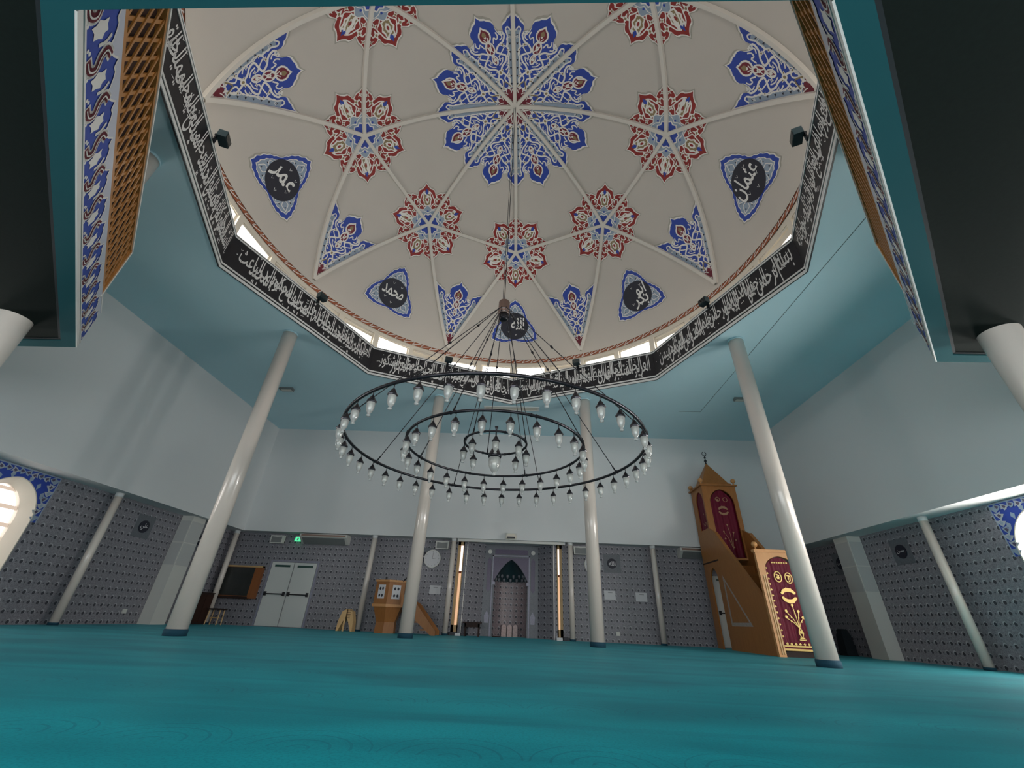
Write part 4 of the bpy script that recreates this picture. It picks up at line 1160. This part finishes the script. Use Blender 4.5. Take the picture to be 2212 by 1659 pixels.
for i in range(7): sh += [blob(cxm-.3+i*.1, .27, .035, 4), ('r', [(cxm-.2+i*.06, 2.05), (cxm-.16+i*.06, 2.055)], .03)]
sh += [('r', [(cxm-.38, .225), (cxm+.38, .225)], .035)]
sh += [oval(cxm-.12, 1.72, .085, .12, .022), oval(cxm+.14, 1.70, .085, .12, .022), blob(cxm-.12, 1.70, .05), ('r', [(cxm-.16, 1.78), (cxm-.08, 1.74)], .03), ('r', [(cxm+.10, 1.76), (cxm+.18, 1.74), (cxm+.16, 1.64), (cxm+.12, 1.62)], .028), ('r', [(cxm+.12, 1.66), (cxm+.14, 1.74)], .028)]
sh += crest(cxm+.03, 1.30, .2); sh += vase(cxm+.08, .36, .72)
emb(cu, 'y', 11.638, M['gold'], sh)
MB().box((cxm-.4, 11.64, .135), (cxm+.4, 11.69, .175)).build('curtain_hem', M['gold'], mn)
MB().box((x0+.05, 11.70, 0), (x1-.05, 12.0, .12)).build('threshold', M['woodd'], mn)
# tower with arched openings
ty0, ty1, tz0, tz1 = 14.2, 15.2, 3.30, 4.80
mb = MB(); arch_hole_frame(mb, 'y', (x0+x1)/2+.06, .40, 2.5, 4.22, 4.69, x0, x1+.05, 2.5, tz1, ty0, .05); mb.build('tower_front', M['wood'], mn)
for x, sd in ((x0-.004, 1), (x1+.004, -1)):
    mb = MB(); arch_hole_frame(mb, 'x', 14.58, .30, 3.40, 4.30, 4.66, ty0+.05, ty1-.05, tz0+.061, tz1, x, .03*sd); mb.build('tower_side', M['wood'], mn)
MB().box((x0, ty1-.05, 2.41), (x1+.05, ty1, tz1)).build('tower_back', M['wood'], mn)
cu = curtain('tower_curtain', 'y', (x0+x1)/2+.06, .395, 2.52, 4.22, 4.68, ty0+.08, 2.1)
ct = (x0+x1)/2+.06
sh = [oval(ct-.12, 4.36, .07, .07, .02), oval(ct+.13, 4.35, .07, .07, .02), blob(ct-.13, 4.33, .05)]+crest(ct, 3.98, .18)
sh += [blob(ct+dx, z, .035) for dx, z in ((.02, 3.52), (-.13, 3.30), (.17, 3.28), (-.12, 3.08), (.20, 3.05), (.1, 2.82))]
sh += [('r', [(ct+.06, 2.75), (ct+.06, 3.2), (ct+.02, 3.5)], .014), ('r', [(ct+.06, 2.8), (ct-.02, 3.1), (ct-.13, 3.28)], .014), ('r', [(ct+.07, 2.8), (ct+.12, 3.1), (ct+.17, 3.26)], .014)]
emb(cu, 'y', ty0+.052, M['dgold'], sh)
cu = curtain('side_curtain', 'x', 14.58, .32, 3.36, 4.32, 4.70, x0+.034, .7, .004)
emb(cu, 'x', x0+.028, M['dgold'], [blob(14.52, 3.9, .04), blob(14.45, 3.6, .035), oval(14.53, 3.62, .1, .09, .02, 180, 360)])
curtain('side_curtain', 'x', 14.53, .315, 3.38, 4.30, 4.65, x1-.07, .9)
MB().box((x0-.07, ty0-.07, tz1), (x1+.10, ty1+.03, tz1+.05)).build('cornice', M['wood'], mn)
MB().box((x0+.06, ty0+.06, tz1+.05), (x1-.03, ty1-.06, tz1+.12)).build('roof_base', M['wood'], mn)
cx, cy = (x0+x1)/2+.0, (ty0+ty1)/2
mb = MB(); rz = tz1+.12
rb = [(x0+.10, ty0+.10, rz), (x1-.07, ty0+.10, rz), (x1-.07, ty1-.10, rz), (x0+.10, ty1-.10, rz)]
mb.add(rb+[(cx, cy, 5.80)], [(0, 1, 4), (1, 2, 4), (2, 3, 4), (3, 0, 4), (3, 2, 1, 0)]); mb.build('roof', M['wood'], mn)
for bx in (x0-.0, x1+.03):
    for by in (ty0, ty1-.05): ball(bx, by, tz1+.05, .078, .06)
mb = MB(); mb.lathe([(.035, 5.76), (.02, 5.82), (.055, 5.88), (.02, 5.93), (.016, 5.97), (.042, 6.01), (.014, 6.05), (.013, 6.08)], (cx, cy, 0), 12)
mb.tube([(cx+.075*sin(R_(a)), cy, 6.155-.075*cos(R_(a))) for a in range(-160, 161, 16)], .013, 8)
mb.build('crescent_finial', M['iron'], mn)

# ================================================================ SMALL PULPIT (kursi)
ks = thing('lecture_pulpit', (-4.35, 14.95, 0), 'small wooden lecture pulpit with white perforated panels and a stair rail', 'pulpit')
kx, ky = -4.40, 15.02
def octa(r, z, n=6, rot=30, sy=.62): return [(kx+r*cos(R_(rot+360/n*k)), ky+r*sy*sin(R_(rot+360/n*k)), z) for k in range(n)]
def hexbody(name, lo, hi, mat):
    mb = MB(); n = len(lo); mb.add(lo+hi, [(k, (k+1) % n, (k+1) % n+n, k+n) for k in range(n)]+[tuple(range(n))[::-1], tuple(range(n, 2*n))]); return mb.build(name, mat, ks)
hexbody('foot', octa(.36, 0), octa(.34, .30), M['wood'])
hexbody('pedestal', octa(.34, .30), octa(.52, .74), M['wood'])
hexbody('body', octa(.55, .74), octa(.55, 1.44), M['wood'])
hexbody('top_rail', octa(.59, 1.44), octa(.59, 1.50), M['woodl'])
hexbody('base_moulding', octa(.58, .72), octa(.58, .80), M['woodl'])
o6 = octa(.553, 0)
for k in (3, 4, 5):
    a, b2 = Vector(o6[k]), Vector(o6[(k+1) % 6]); n = Vector(((a+b2)/2-Vector((kx, ky, 0)))).normalized()
    mb = MB(); p = a.lerp(b2, .25)+Vector((0, 0, .95)); mb.obox(p, (b2-a)*.5, n*.012, (0, 0, .40)); pp = mb.build('perforated_panel', M['paper'], ks)
    mb = MB()
    for i in (.40, .60):
        for z in (1.04, 1.24):
            cc = a.lerp(b2, i)+n*.013; t = (b2-a).normalized()
            mb.poly([cc+t*.035*cos(q_*pi/5)+Vector((0, 0, z+.045*sin(q_*pi/5))) for q_ in range(10)])
    mb.build('perforation', M['navy'], pp, fix=False)
for ry in (14.62, 15.3):
    mb = MB(); mb.prism([(-3.92, ry, .95), (-3.95, ry, 1.12), (-3.42, ry, .85), (-2.72, ry, .12), (-2.72, ry, 0), (-2.86, ry, 0), (-3.92, ry, .78)], (0, .05, 0)); mb.build('stair_rail', M['wood'], ks)
for i in range(3): MB().box((-3.85+i*.32, 14.67, .52-i*.2), (-3.52+i*.32, 15.3, .56-i*.2)).build('step', M['wood'], ks)
mb = MB(); mb.tube([(-3.96, 14.75, 1.5), (-3.84, 14.75, 1.60)], .022, 8); mb.tube([(-4.55, 14.75, 1.5), (-4.55, 14.75, 1.58)], .03, 8); mb.tube([(-3.97, 14.75, 1.45), (-3.97, 14.75, 1.52)], .012, 6); mb.build('microphone', M['iron'], ks)

# ================================================================ PRAYER NICHE (mihrab)
mi_ = thing('prayer_niche', (-.52, 16.4, 0), 'tiled prayer niche with pointed arch in the middle of the far wall', 'niche')
nx = -.51; NY = 16.45
for sx, a, b2 in ((-1, (-2.10, 15.81), (-1.50, NY)), (1, (1.0, 15.81), (.48, NY))):
    v = Vector((b2[0]-a[0], b2[1]-a[1], 0)); n = Vector((-v.y, v.x, 0)).normalized()
    mb = MB(); mb.obox((a[0], a[1], 0), v, n*(.08 if sx < 0 else -.08), (0, 0, ZL+.0)); mb.build('splay_wall', M['tx'], mi_)
    mb = MB(); mb.box((min(a[0], a[0]+sx*.11), YT+.005, 0), (max(a[0], a[0]+sx*.11), YT+.2, ZL)); mb.build('edge_tiles', M['tx'], mi_)
    mb = MB(); mb.obox((a[0]-.012, a[1]-.04, 0), (.024, 0, 0), (0, .03, 0), (0, 0, ZL)); mb.build('edge_strip', M['ivory'], mi_)
mb = MB(); arch_hole_frame(mb, 'y', nx, .60, 0, 1.75, 2.46, -1.52, .50, 0, ZL, NY, .05, 0, ogee_pts); mb.build('niche_front', M['slate'], mi_)
mb = MB()     # curved niche back
vs = []; fs = []; nn = 16
for k in range(nn+1):
    a = pi*k/nn; vs += [(nx+.60*cos(a), NY+.05+.55*sin(a), 0), (nx+.60*cos(a), NY+.05+.55*sin(a), 1.75)]
fs = [(2*k, 2*k+2, 2*k+3, 2*k+1) for k in range(nn)]; mb.add(vs, fs, 0, True); mb.build('niche_wall', tile_mat('niche_tiles', 0, .2, (.22, .17, .18)), mi_, fix=False)
mb = MB(); vs = []; fs = []
half = [p for p in ogee_pts(0, .60, 1.75, 2.46) if p[0] >= -1e-6]; half = half[:15]; mlev = len(half)-1
for hx, z in half:
    for k in range(nn+1): a = pi*k/nn; vs.append((nx+hx*cos(a), NY+.05+.55*hx/.6*sin(a), z))
for j in range(mlev):
    for k in range(nn): a = j*(nn+1)+k; fs.append((a, a+1, a+nn+2, a+nn+1))
mb.add(vs, fs, 0, True); mb.build('niche_hood', M['teald'], mi_, fix=False)
mb = MB(); mb.box((-1.7, NY+.64, 0), (.7, NY+.75, ZL+.2)); mb.box((-2.3, 15.84, ZL), (1.3, 17.2, ZL+.2)) if False else None; mb.build('backing_wall', M['slate'], mi_)
mb = MB()
for lev, (zz, rr_) in enumerate(((1.93, .53), (1.80, .57))):
    for k in range(7):
        a = pi*(k+.5*(lev % 2)+.25)/7.2
        c = (nx+rr_*cos(a), NY+.05+.5*rr_/.6*sin(a), zz); mb.lathe([(.001, -.10), (.05, -.03), (.055, .03), (.03, .06)], c, 8)
mb.build('stalactite_vault', M['slate'], mi_)
mb = MB()
arch_hole_frame(mb, 'y', nx, .605, 0, 1.75, 2.47, -1.17, .15, 1.62, 2.52, NY-.012, .012, 0, ogee_pts)
mb.build('spandrel', M['plum'], mi_)
mb = MB()
for x in (-1.21, .13): mb.box((x, NY-.03, 0), (x+.045, NY, 2.62))
mb.box((-1.21, NY-.03, 2.56), (.175, NY, 2.60)); mb.box((-1.21, NY-.05, 1.60), (-1.08, NY, 1.70)); mb.box((.06, NY-.05, 1.60), (.175, NY, 1.70)); mb.build('niche_moulding', M['lav'], mi_)
mb = MB(); mb.box((-1.13, NY-.02, 2.63), (.09, NY, 2.80)); mb.build('inscription_panel', M['plum'], mi_)
for x in (-1.32, .29):
    mb = MB(); mb.prism([(x-.07, NY-.02, 1.45), (x, NY-.02, 1.36), (x+.07, NY-.02, 1.45), (x+.07, NY-.02, 2.42), (x, NY-.02, 2.52), (x-.07, NY-.02, 2.42)], (0, .02, 0)); mb.build('pointed_panel', M['plum'], mi_)
    mb = MB(); mb.prism([(x+.075*cos(q_*pi/10), NY-.03, 2.71+.075*sin(q_*pi/10)) for q_ in range(20)], (0, .03, 0)); mb.build('medallion', M['plastic'], mi_)
    mb = MB(); mb.prism([(x-.07, NY-.02, .40), (x+.07, NY-.02, .40), (x+.09, NY-.02, .62), (x, NY-.02, .78), (x-.09, NY-.02, .62)], (0, .02, 0)); mb.build('cypress_panel', M['lav'], mi_)
for k in range(3):
    x = nx-.2+.2*k; mb = MB(); mb.prism([(x-.085, NY+.42, 0)]+[(x+.085*cos(pi-q_*pi/8), NY+.42, .28+.09*sin(q_*pi/8)) for q_ in range(9)]+[(x+.085, NY+.42, 0)], (0, .03, 0)); mb.build('foot_panel', nmat('rose_tile', (.42, .30, .28), .35, noise=.4, nscale=25), mi_)
# narrow side slits with warm light
for i, (xa, xb) in enumerate(((MX0, -2.22), (1.12, MX1))):
    w = bpy.data.objects.new('window_%d' % (40+i), None); COL.objects.link(w); w.location = ((xa+xb)/2, YT, 0)
    struct(w, 'tall narrow slit window with wooden jambs at the %s of the prayer niche' % ('left' if i == 0 else 'right'), 'window')
    mb = MB(); L_, R2 = (.09, .03) if i == 0 else (.03, .09)
    mb.box((xa, YT, 0), (xa+L_, YT+.2, ZL)); mb.box((xb-R2, YT, 0), (xb, YT+.2, ZL)); mb.box((xa, YT, 0), (xb, YT+.2, .30)); mb.box((xa, YT, 2.8), (xb, YT+.2, ZL)); mb.build('window_frame', M['pine'], w)
    MB().box((xa+L_-.01, YT+.12, .29), (xb-R2+.01, YT+.13, 1.95)).build('lower_pane', M['panew'], w)
    MB().box((xa+L_-.01, YT+.12, 1.95), (xb-R2+.01, YT+.13, 2.81)).build('upper_pane', M['paneu'], w)
    mb = MB(); mb.box((xa+L_-.01, YT+.09, 1.88), (xb-R2+.01, YT+.14, 1.95)); mb.build('glazing_bar', M['terra'], w)

# ================================================================ DOORS
def door(i, xa, xb, ztop, leaves, sign):
    d = bpy.data.objects.new('door_%d' % i, None); COL.objects.link(d); d.location = ((xa+xb)/2, YT, 0)
    struct(d, 'white %s fire door with dark push bars in the far tiled wall' % ('double' if leaves == 2 else 'single'), 'door')
    mb = MB(); f = .06
    mb.box((xa-f, YT-.03, 0), (xa, YT+.02, ztop+f)); mb.box((xb, YT-.03, 0), (xb+f, YT+.02, ztop+f)); mb.box((xa, YT-.03, ztop), (xb, YT+.02, ztop+f))
    mb.build('door_frame', M['lav'], d)
    for k in range(leaves):
        a = xa+(xb-xa)*k/leaves+.015; b2 = xa+(xb-xa)*(k+1)/leaves-.015
        lf = MB().box((a, YT-.035, .02), (b2, YT+.0, ztop-.015)).build('leaf', M['doorw'], d)
        MB().box((a+.01, YT-.037, .98), (b2-.01, YT-.035, .984)).build('door_seam', M['gap'], lf)
        mb = MB(); mb.tube([(a+.06, YT-.10, .98), (b2-.06, YT-.10, .98)], .018, 8)
        for x in (a+.07, b2-.07): mb.box((x-.03, YT-.11, .92), (x+.03, YT-.035, 1.05))
        mb.build('push_bar', M['iron'], lf)
        MB().box(((a+b2)/2-.28, YT-.040, ztop-.17), ((a+b2)/2+.28, YT-.035, ztop-.10)).build('sign_plate', M['greend'], lf)
door(1, -9.10, -7.44, 2.01, 2, True)
door(2, 6.42, 7.30, 2.12, 1, True)

# ================================================================ THINGS ON THE FAR WALL
def clock(x, label):
    o = thing('wall_clock', (x, YT, 2.31), label, 'clock', 'round white clocks on the far wall')
    def disc(r, y0, y1): return [(x+r*cos(q_*pi/20), y0, 2.31+r*sin(q_*pi/20)) for q_ in range(40)], (0, y1-y0, 0)
    mb = MB(); mb.prism(*disc(.30, YT-.05, YT-.002)); mb.build('case', M['plastic'], o)
    mb = MB(); mb.prism(*disc(.275, YT-.054, YT-.05)); mb.build('dial', M['paper'], o)
    mb = MB()
    for k in range(12):
        a = pi*k/6; mb.obox((x+.235*sin(a)-.008, YT-.057, 2.31+.235*cos(a)-.012), (.016, 0, 0), (0, .003, 0), (0, 0, .024))
    mb.build('hour_mark', M['grill'], o)
    mb = MB(); mb.obox((x-.006, YT-.062, 2.31), (.012, 0, 0), (0, .004, 0), (.02, 0, .2)); mb.build('minute_hand', M['grill'], o)
    mb = MB(); mb.obox((x, YT-.066, 2.30), (.13, 0, .02), (0, .004, 0), (0, 0, .014)); mb.build('hour_hand', M['grill'], o)
clock(-3.33, 'round white wall clock left of the prayer niche'); clock(2.39, 'round white wall clock half hidden behind the third column')
def speaker(x, z, label):
    o = thing('wall_speaker', (x, YT, z), label, 'loudspeaker', 'box loudspeakers under the far soffit')
    mb = MB(); mb.prism([(x-.23, YT-.22, z-.13), (x+.23, YT-.22, z-.13), (x+.25, YT-.22, z+.14), (x-.25, YT-.22, z+.14)], (0, .14, 0)); mb.build('enclosure', M['plastic'], o)
    mb = MB(); mb.prism([(x-.19, YT-.232, z-.105), (x+.19, YT-.232, z-.105), (x+.19, YT-.232, z+.095), (x, YT-.232, z+.08), (x-.19, YT-.232, z+.095)], (0, .012, 0)); mb.build('grille', M['grill'], o)
    MB().box((x-.04, YT-.08, z-.05), (x+.04, YT, z+.05)).build('bracket', M['iron'], o)
speaker(-9.1, 2.74, 'pale box loudspeaker above the dark display board'); speaker(-3.0, 2.75, 'pale box loudspeaker above the left clock')
speaker(1.95, 2.74, 'pale box loudspeaker above the clock right of the niche')
def aircon(xa, xb, label):
    z0, z1 = 2.64, 2.95; o = thing('air_conditioner', ((xa+xb)/2, YT, z0), label, 'air conditioner', 'air conditioners under the far soffit')
    mb = MB(); mb.prism([(xa, YT-.38, z1-.10), (xa, YT-.38, z1), (xa, YT, z1), (xa, YT, z0), (xa, YT-.10, z0)], (xb-xa, 0, 0)); mb.build('casing', M['plastic'], o)
    MB().box((xa+.06, YT-.39, z1-.085), (xb-.06, YT-.38, z1-.025)).build('outlet', M['copper'], o)
    mb = MB(); mb.prism([(xa+.1, YT-.36, z1-.125), (xa+.1, YT-.13, z0+.005), (xa+.1, YT-.125, z0-.012), (xa+.1, YT-.372, z1-.14)], (xb-xa-.2, 0, 0)); mb.build('intake_grille', M['grill'], o)
aircon(-8.2, -6.45, 'long white air conditioner above the double doors'); aircon(5.40, 6.9, 'long white air conditioner behind the stepped pulpit')
o = thing('exit_sign', (-8.37, YT-.1, 2.70), 'glowing green exit sign beside the air conditioner', 'exit sign')
mb = MB(); mb.prism([(-8.46, YT-.12, 2.86), (-8.28, YT-.12, 2.86), (-8.25, YT-.12, 2.71), (-8.49, YT-.12, 2.71)], (0, .05, 0)); mb.build('lit_panel', M['green'], o)
MB().box((-8.47, YT-.13, 2.86), (-8.27, YT, 2.90)).build('bracket', M['plastic'], o)
mb = MB(); mb.prism([(-8.40, YT-.126, 2.80), (-8.36, YT-.126, 2.83), (-8.33, YT-.126, 2.80), (-8.36, YT-.126, 2.74), (-8.39, YT-.126, 2.75)], (0, .004, 0)); mb.build('pictogram', M['paper'], o)
o = thing('screen_roll', (-.55, YT-.1, 2.93), 'long white projection screen case across the top of the prayer niche', 'projection screen')
MB().box((-2.40, 15.40, 2.88), (1.36, 15.50, 2.965)).build('case', M['plastic'], o)
for x in (-2.43, 1.36): MB().box((x, 15.39, 2.87), (x+.03, 15.51, 2.970)).build('end_cap', M['paper'], o)
o = thing('projector', (-.52, YW, 2.97), 'small white sensor box above the prayer niche', 'sensor')
MB().box((-.72, YW-.04, 2.96), (-.31, YW, 3.20)).build('wall_plate', M['plastic'], o)
mb = MB(); mb.prism([(-.68, YW-.18, 2.99), (-.36, YW-.18, 2.99), (-.34, YW-.18, 3.08), (-.42, YW-.18, 3.16), (-.62, YW-.18, 3.16), (-.70, YW-.18, 3.08)], (0, .14, 0)); mb.build('housing', M['cream'], o)
MB().box((-.66, YW-.19, 3.0), (-.38, YW-.18, 3.05)).build('lens', M['navy'], o)
def notice(x, z, label, w=.38, h=.27):
    o = thing('paper_notice', (x, YT, z), label, 'notice', 'paper notices on the far wall')
    MB().box((x-w/2, YT-.006, z-h/2), (x+w/2, YT-.001, z+h/2)).build('sheet', M['paper'], o)
    MB().box((x-.06, YT-.008, z+h*.24), (x+.09, YT-.006, z+h*.30)).build('heading', M['grill'], o)
notice(-3.11, 1.32, 'white paper notice under the left clock'); notice(2.91, 1.38, 'white paper notice just right of the third column'); notice(3.97, 1.36, 'white paper notice left of the slim post near the stepped pulpit')
def plaque(pos, ax, label, w_):
    x, y, z = pos; o = thing('round_plaque', pos, label, 'plaque', 'round dark plaques with white lettering on the tiles')
    mk = (lambda a, b, l: (x+a, y-l, z+b)) if ax == 'y' else ((lambda a, b, l: (x+l, y+a, z+b)) if ax == 'l' else (lambda a, b, l: (x-l, y-a, z+b)))
    mb = MB(); s = .30; mb.poly([mk(a, b, .004) for a, b in ((-s, -s), (s, -s), (s, s), (-s, s))]); mb.build('tile_field', M['slate'], o, fix=False)
    n = 28; R1 = .165; mb = MB()
    f = [mk(R1*cos(2*pi*k/n), R1*sin(2*pi*k/n), .022) for k in range(n)]; b_ = [mk(R1*cos(2*pi*k/n), R1*sin(2*pi*k/n), .001) for k in range(n)]
    mb.add(f+b_, [tuple(range(n))]+[(k, (k+1) % n, (k+1) % n+n, k+n) for k in range(n)]); mb.build('disc', M['navy'], o)
    vs, fs, wd = word(w_, .012); lo = min(v[1] for v in vs); hi = max(v[1] for v in vs); sc = min(.24/wd, .24/(hi-lo))
    mb = MB(); mb.add([mk(a*sc+wd*sc/2, (b-(lo+hi)/2)*sc, .025) for a, b in vs], fs); mb.build('lettering', M['paper'], o, fix=False)
plaque((3.06, YT, 2.38), 'y', 'round dark plaque on the far wall right of the third column', 'الله')
plaque((-4.62+1.0, YT, 2.37), 'y', 'round dark plaque on the far wall behind the second column', 'محمد')
plaque((TL, 11.85, 2.40), 'l', 'round dark plaque between the post and the pier on the left wall', 'علي')
plaque((TL, 14.05, 2.40), 'l', 'round dark plaque on the left wall beyond the pier', 'عمر')
plaque((TR, 11.42, 2.40), 'r', 'round dark plaque between the post and the pier on the right wall', 'حسن')
plaque((TR, 13.75, 2.38), 'r', 'round dark plaque on the right wall beyond the pier', 'حسين')

# ================================================================ LOOSE FURNITURE
o = thing('display_case', (-10.1, YT, .8), 'dark glass-fronted display case with orange-brown frame left of the double doors', 'display case')
MB().box((-10.80, YT-.14, .80), (-9.32, YT-.002, 1.83)).build('case', wood_mat('case_wood', (.22, .07, .02), (.32, .11, .03)), o)
MB().box((-10.74, YT-.155, .88), (-9.58, YT-.14, 1.77)).build('glass_front', M['board'], o)
MB().box((-10.80, YT-.17, 1.78), (-9.32, YT-.0, 1.83)).build('top_ledge', M['pine'], o)
MB().box((-10.78, YT-.15, .78), (-9.56, YT-.0, .86)).build('lower_rail', M['woodd'], o)
o = thing('cabinet', (-10.62, 14.75, 0), 'dark brown cabinet in the far left corner behind the first column', 'cabinet')
MB().box((-10.82, 14.45, 0), (-10.42, 15.20, .88)).build('carcass', M['woodd'], o)
MB().box((-10.84, 14.43, .88), (-10.40, 15.22, .91)).build('top', M['woodd'], o)
MB().box((-10.415, 14.48, .06), (-10.405, 14.82, .84)).build('door', M['latb'], o); MB().box((-10.415, 14.84, .06), (-10.405, 15.18, .84)).build('door', M['latb'], o)
def stool(name, x, y, w, h, mats, label, cat):
    o = thing(name, (x, y, 0), label, cat)
    mb = MB(); n = 20; mb.box((x-w/2, y-w*.32, h-.035), (x+w/2, y+w*.32, h)); mb.box((x-w/2-.03, y-w*.36, h-.012), (x+w/2+.03, y+w*.36, h+.01)); mb.build('seat', mats[0], o)
    for sx in (-1, 1):
        for sy in (-1, 1):
            mb = MB(); mb.tube([(x+sx*w*.40, y+sy*w*.24, h-.02), (x+sx*w*.44, y+sy*w*.28, 0)], .018, 8); mb.build('leg', mats[1], o)
    mb = MB(); mb.box((x-w*.38, y-.01, h*.4), (x+w*.38, y+.01, h*.4+.03)); mb.build('stretcher', mats[1], o)
stool('stool', -10.10, 15.15, .44, .46, (M['woodd'], M['pine']), 'low stool with dark top and pale legs beside the corner post', 'stool')
# low carved table in the niche
o = thing('low_table', (-1.70, 15.62, 0), 'low dark carved table at the left of the prayer niche', 'table')
x, y = -1.70, 15.62
MB().box((x-.30, y-.18, .37), (x+.30, y+.18, .41)).build('top', M['woodd'], o)
mb = MB()
for sx in (-.24, .20): mb.box((x+sx, y-.14, 0), (x+sx+.04, y+.14, .37))
mb.build('leg_panel', M['woodd'], o); MB().box((x-.24, y-.14, .26), (x+.24, y-.10, .37)).build('apron', M['woodd'], o); MB().box((x-.24, y+.10, .26), (x+.24, y+.14, .37)).build('apron', M['woodd'], o)
# folding book stand
o = thing('book_stand', (-5.68, 15.2, 0), 'folded pale wooden book stand leaning beside the slim post', 'book stand')
for sx in (-1, 1):
    mb = MB(); mb.prism([(-5.68+sx*.02, 14.92, .62), (-5.68+sx*.16, 14.92, .55), (-5.68+sx*.24, 14.92, .28), (-5.68+sx*.26, 14.92, 0), (-5.68+sx*.20, 14.92, 0), (-5.68+sx*.09, 14.92, .26), (-5.68+sx*.02, 14.92, .36)], (0, .28, 0)); mb.build('board', M['pine'], o)
mb = MB()
for k in range(5): mb.box((-5.70, 14.912, .36+k*.05), (-5.56, 14.93, .375+k*.05))
mb.build('slot', M['woodd'], o); mb = MB(); mb.box((-5.74, 14.905, 0), (-5.69, 14.935, .34)); mb.build('leg', M['pine'], o)
# sockets and small objects on the floor
def smallbox(name, a, b, mat, label, cat, extra=None):
    o = thing(name, ((a[0]+b[0])/2, (a[1]+b[1])/2, a[2]), label, cat); MB().box(a, b).build('body', mat, o)
    if extra: MB().box(*extra).build('plate', M['paper'], o)
smallbox('floor_box', (-2.45, 15.55, 0), (-2.20, 15.75, .10), M['iron'], 'small black box on the floor at the left slit window', 'box', ((-2.24, 15.50, 0), (-2.06, 15.56, .08)))
smallbox('floor_box', (1.28, 15.55, 0), (1.44, 15.75, .10), M['iron'], 'small black box on the floor at the right slit window', 'box', ((1.06, 15.50, 0), (1.25, 15.58, .08)))
smallbox('wall_socket', (TL, 12.40, .25), (TL+.03, 12.52, .36), M['plastic'], 'small white socket low on the left tiled wall before the pier', 'socket')
smallbox('wall_socket', (3.02, YT-.03, .20), (3.14, YT, .31), M['plastic'], 'small white socket low on the far wall right of the third column', 'socket')
smallbox('floor_tray', (-1.05, 16.02, 0), (-.78, 16.12, .03), M['woodd'], 'small dark tray on the carpet before the niche', 'tray')
# ================================================================ CEILING FITTINGS
o = thing('ceiling_vent', (-.58, 12.95, ZC), 'long white-framed air vent in the ceiling beyond the chandelier', 'vent')
mb = MB()
for a, b in (((-1.57, 12.80), (.38, 12.84)), ((-1.57, 13.06), (.38, 13.10)), ((-1.57, 12.84), (-1.51, 13.06)), ((.32, 12.84), (.38, 13.06))): mb.box((*a, ZC-.03), (*b, ZC-.001))
mb.build('frame', M['white'], o); MB().box((-1.51, 12.84, ZC-.018), (.32, 13.06, ZC-.001)).build('grille', M['cream'], o)
for x, s in ((-8.17, 'left'), (6.85, 'right')):
    o = thing('ceiling_lamp', (x, 11.87, ZC), 'small flat lamp on the ceiling near the %s wall' % s, 'ceiling lamp', 'flat ceiling lamps')
    mb = MB(); mb.prism([(x-.24, 11.78, ZC-.07), (x+.24, 11.78, ZC-.07), (x+.20, 11.96, ZC-.07), (x-.20, 11.96, ZC-.07)], (0, 0, .069)); mb.build('housing', M['grill'], o)
    MB().box((x-.17, 11.81, ZC-.08), (x+.17, 11.93, ZC-.07)).build('diffuser', M['plastic'], o)

o = thing('dark_object', (9.35, 14.32, 0), 'tall black tapered object standing against the right wall behind the fourth column', 'case')  # dark upright silhouette built as a plain tapered solid
mb = MB(); mb.add([(9.20, 14.15, .02), (9.50, 14.15, .02), (9.50, 14.5, .02), (9.20, 14.5, .02), (9.24, 14.18, .50), (9.48, 14.18, .50), (9.48, 14.46, .50), (9.24, 14.46, .50), (9.29, 14.24, .66), (9.44, 14.24, .66), (9.44, 14.40, .66), (9.29, 14.40, .66)],
    [(3, 2, 1, 0), (0, 1, 5, 4), (1, 2, 6, 5), (2, 3, 7, 6), (3, 0, 4, 7), (4, 5, 9, 8), (5, 6, 10, 9), (6, 7, 11, 10), (7, 4, 8, 11), (8, 9, 10, 11)]); mb.build('shell', M['gap'], o)
MB().box((9.20, 14.15, 0), (9.50, 14.50, .02)).build('base', M['iron'], o)
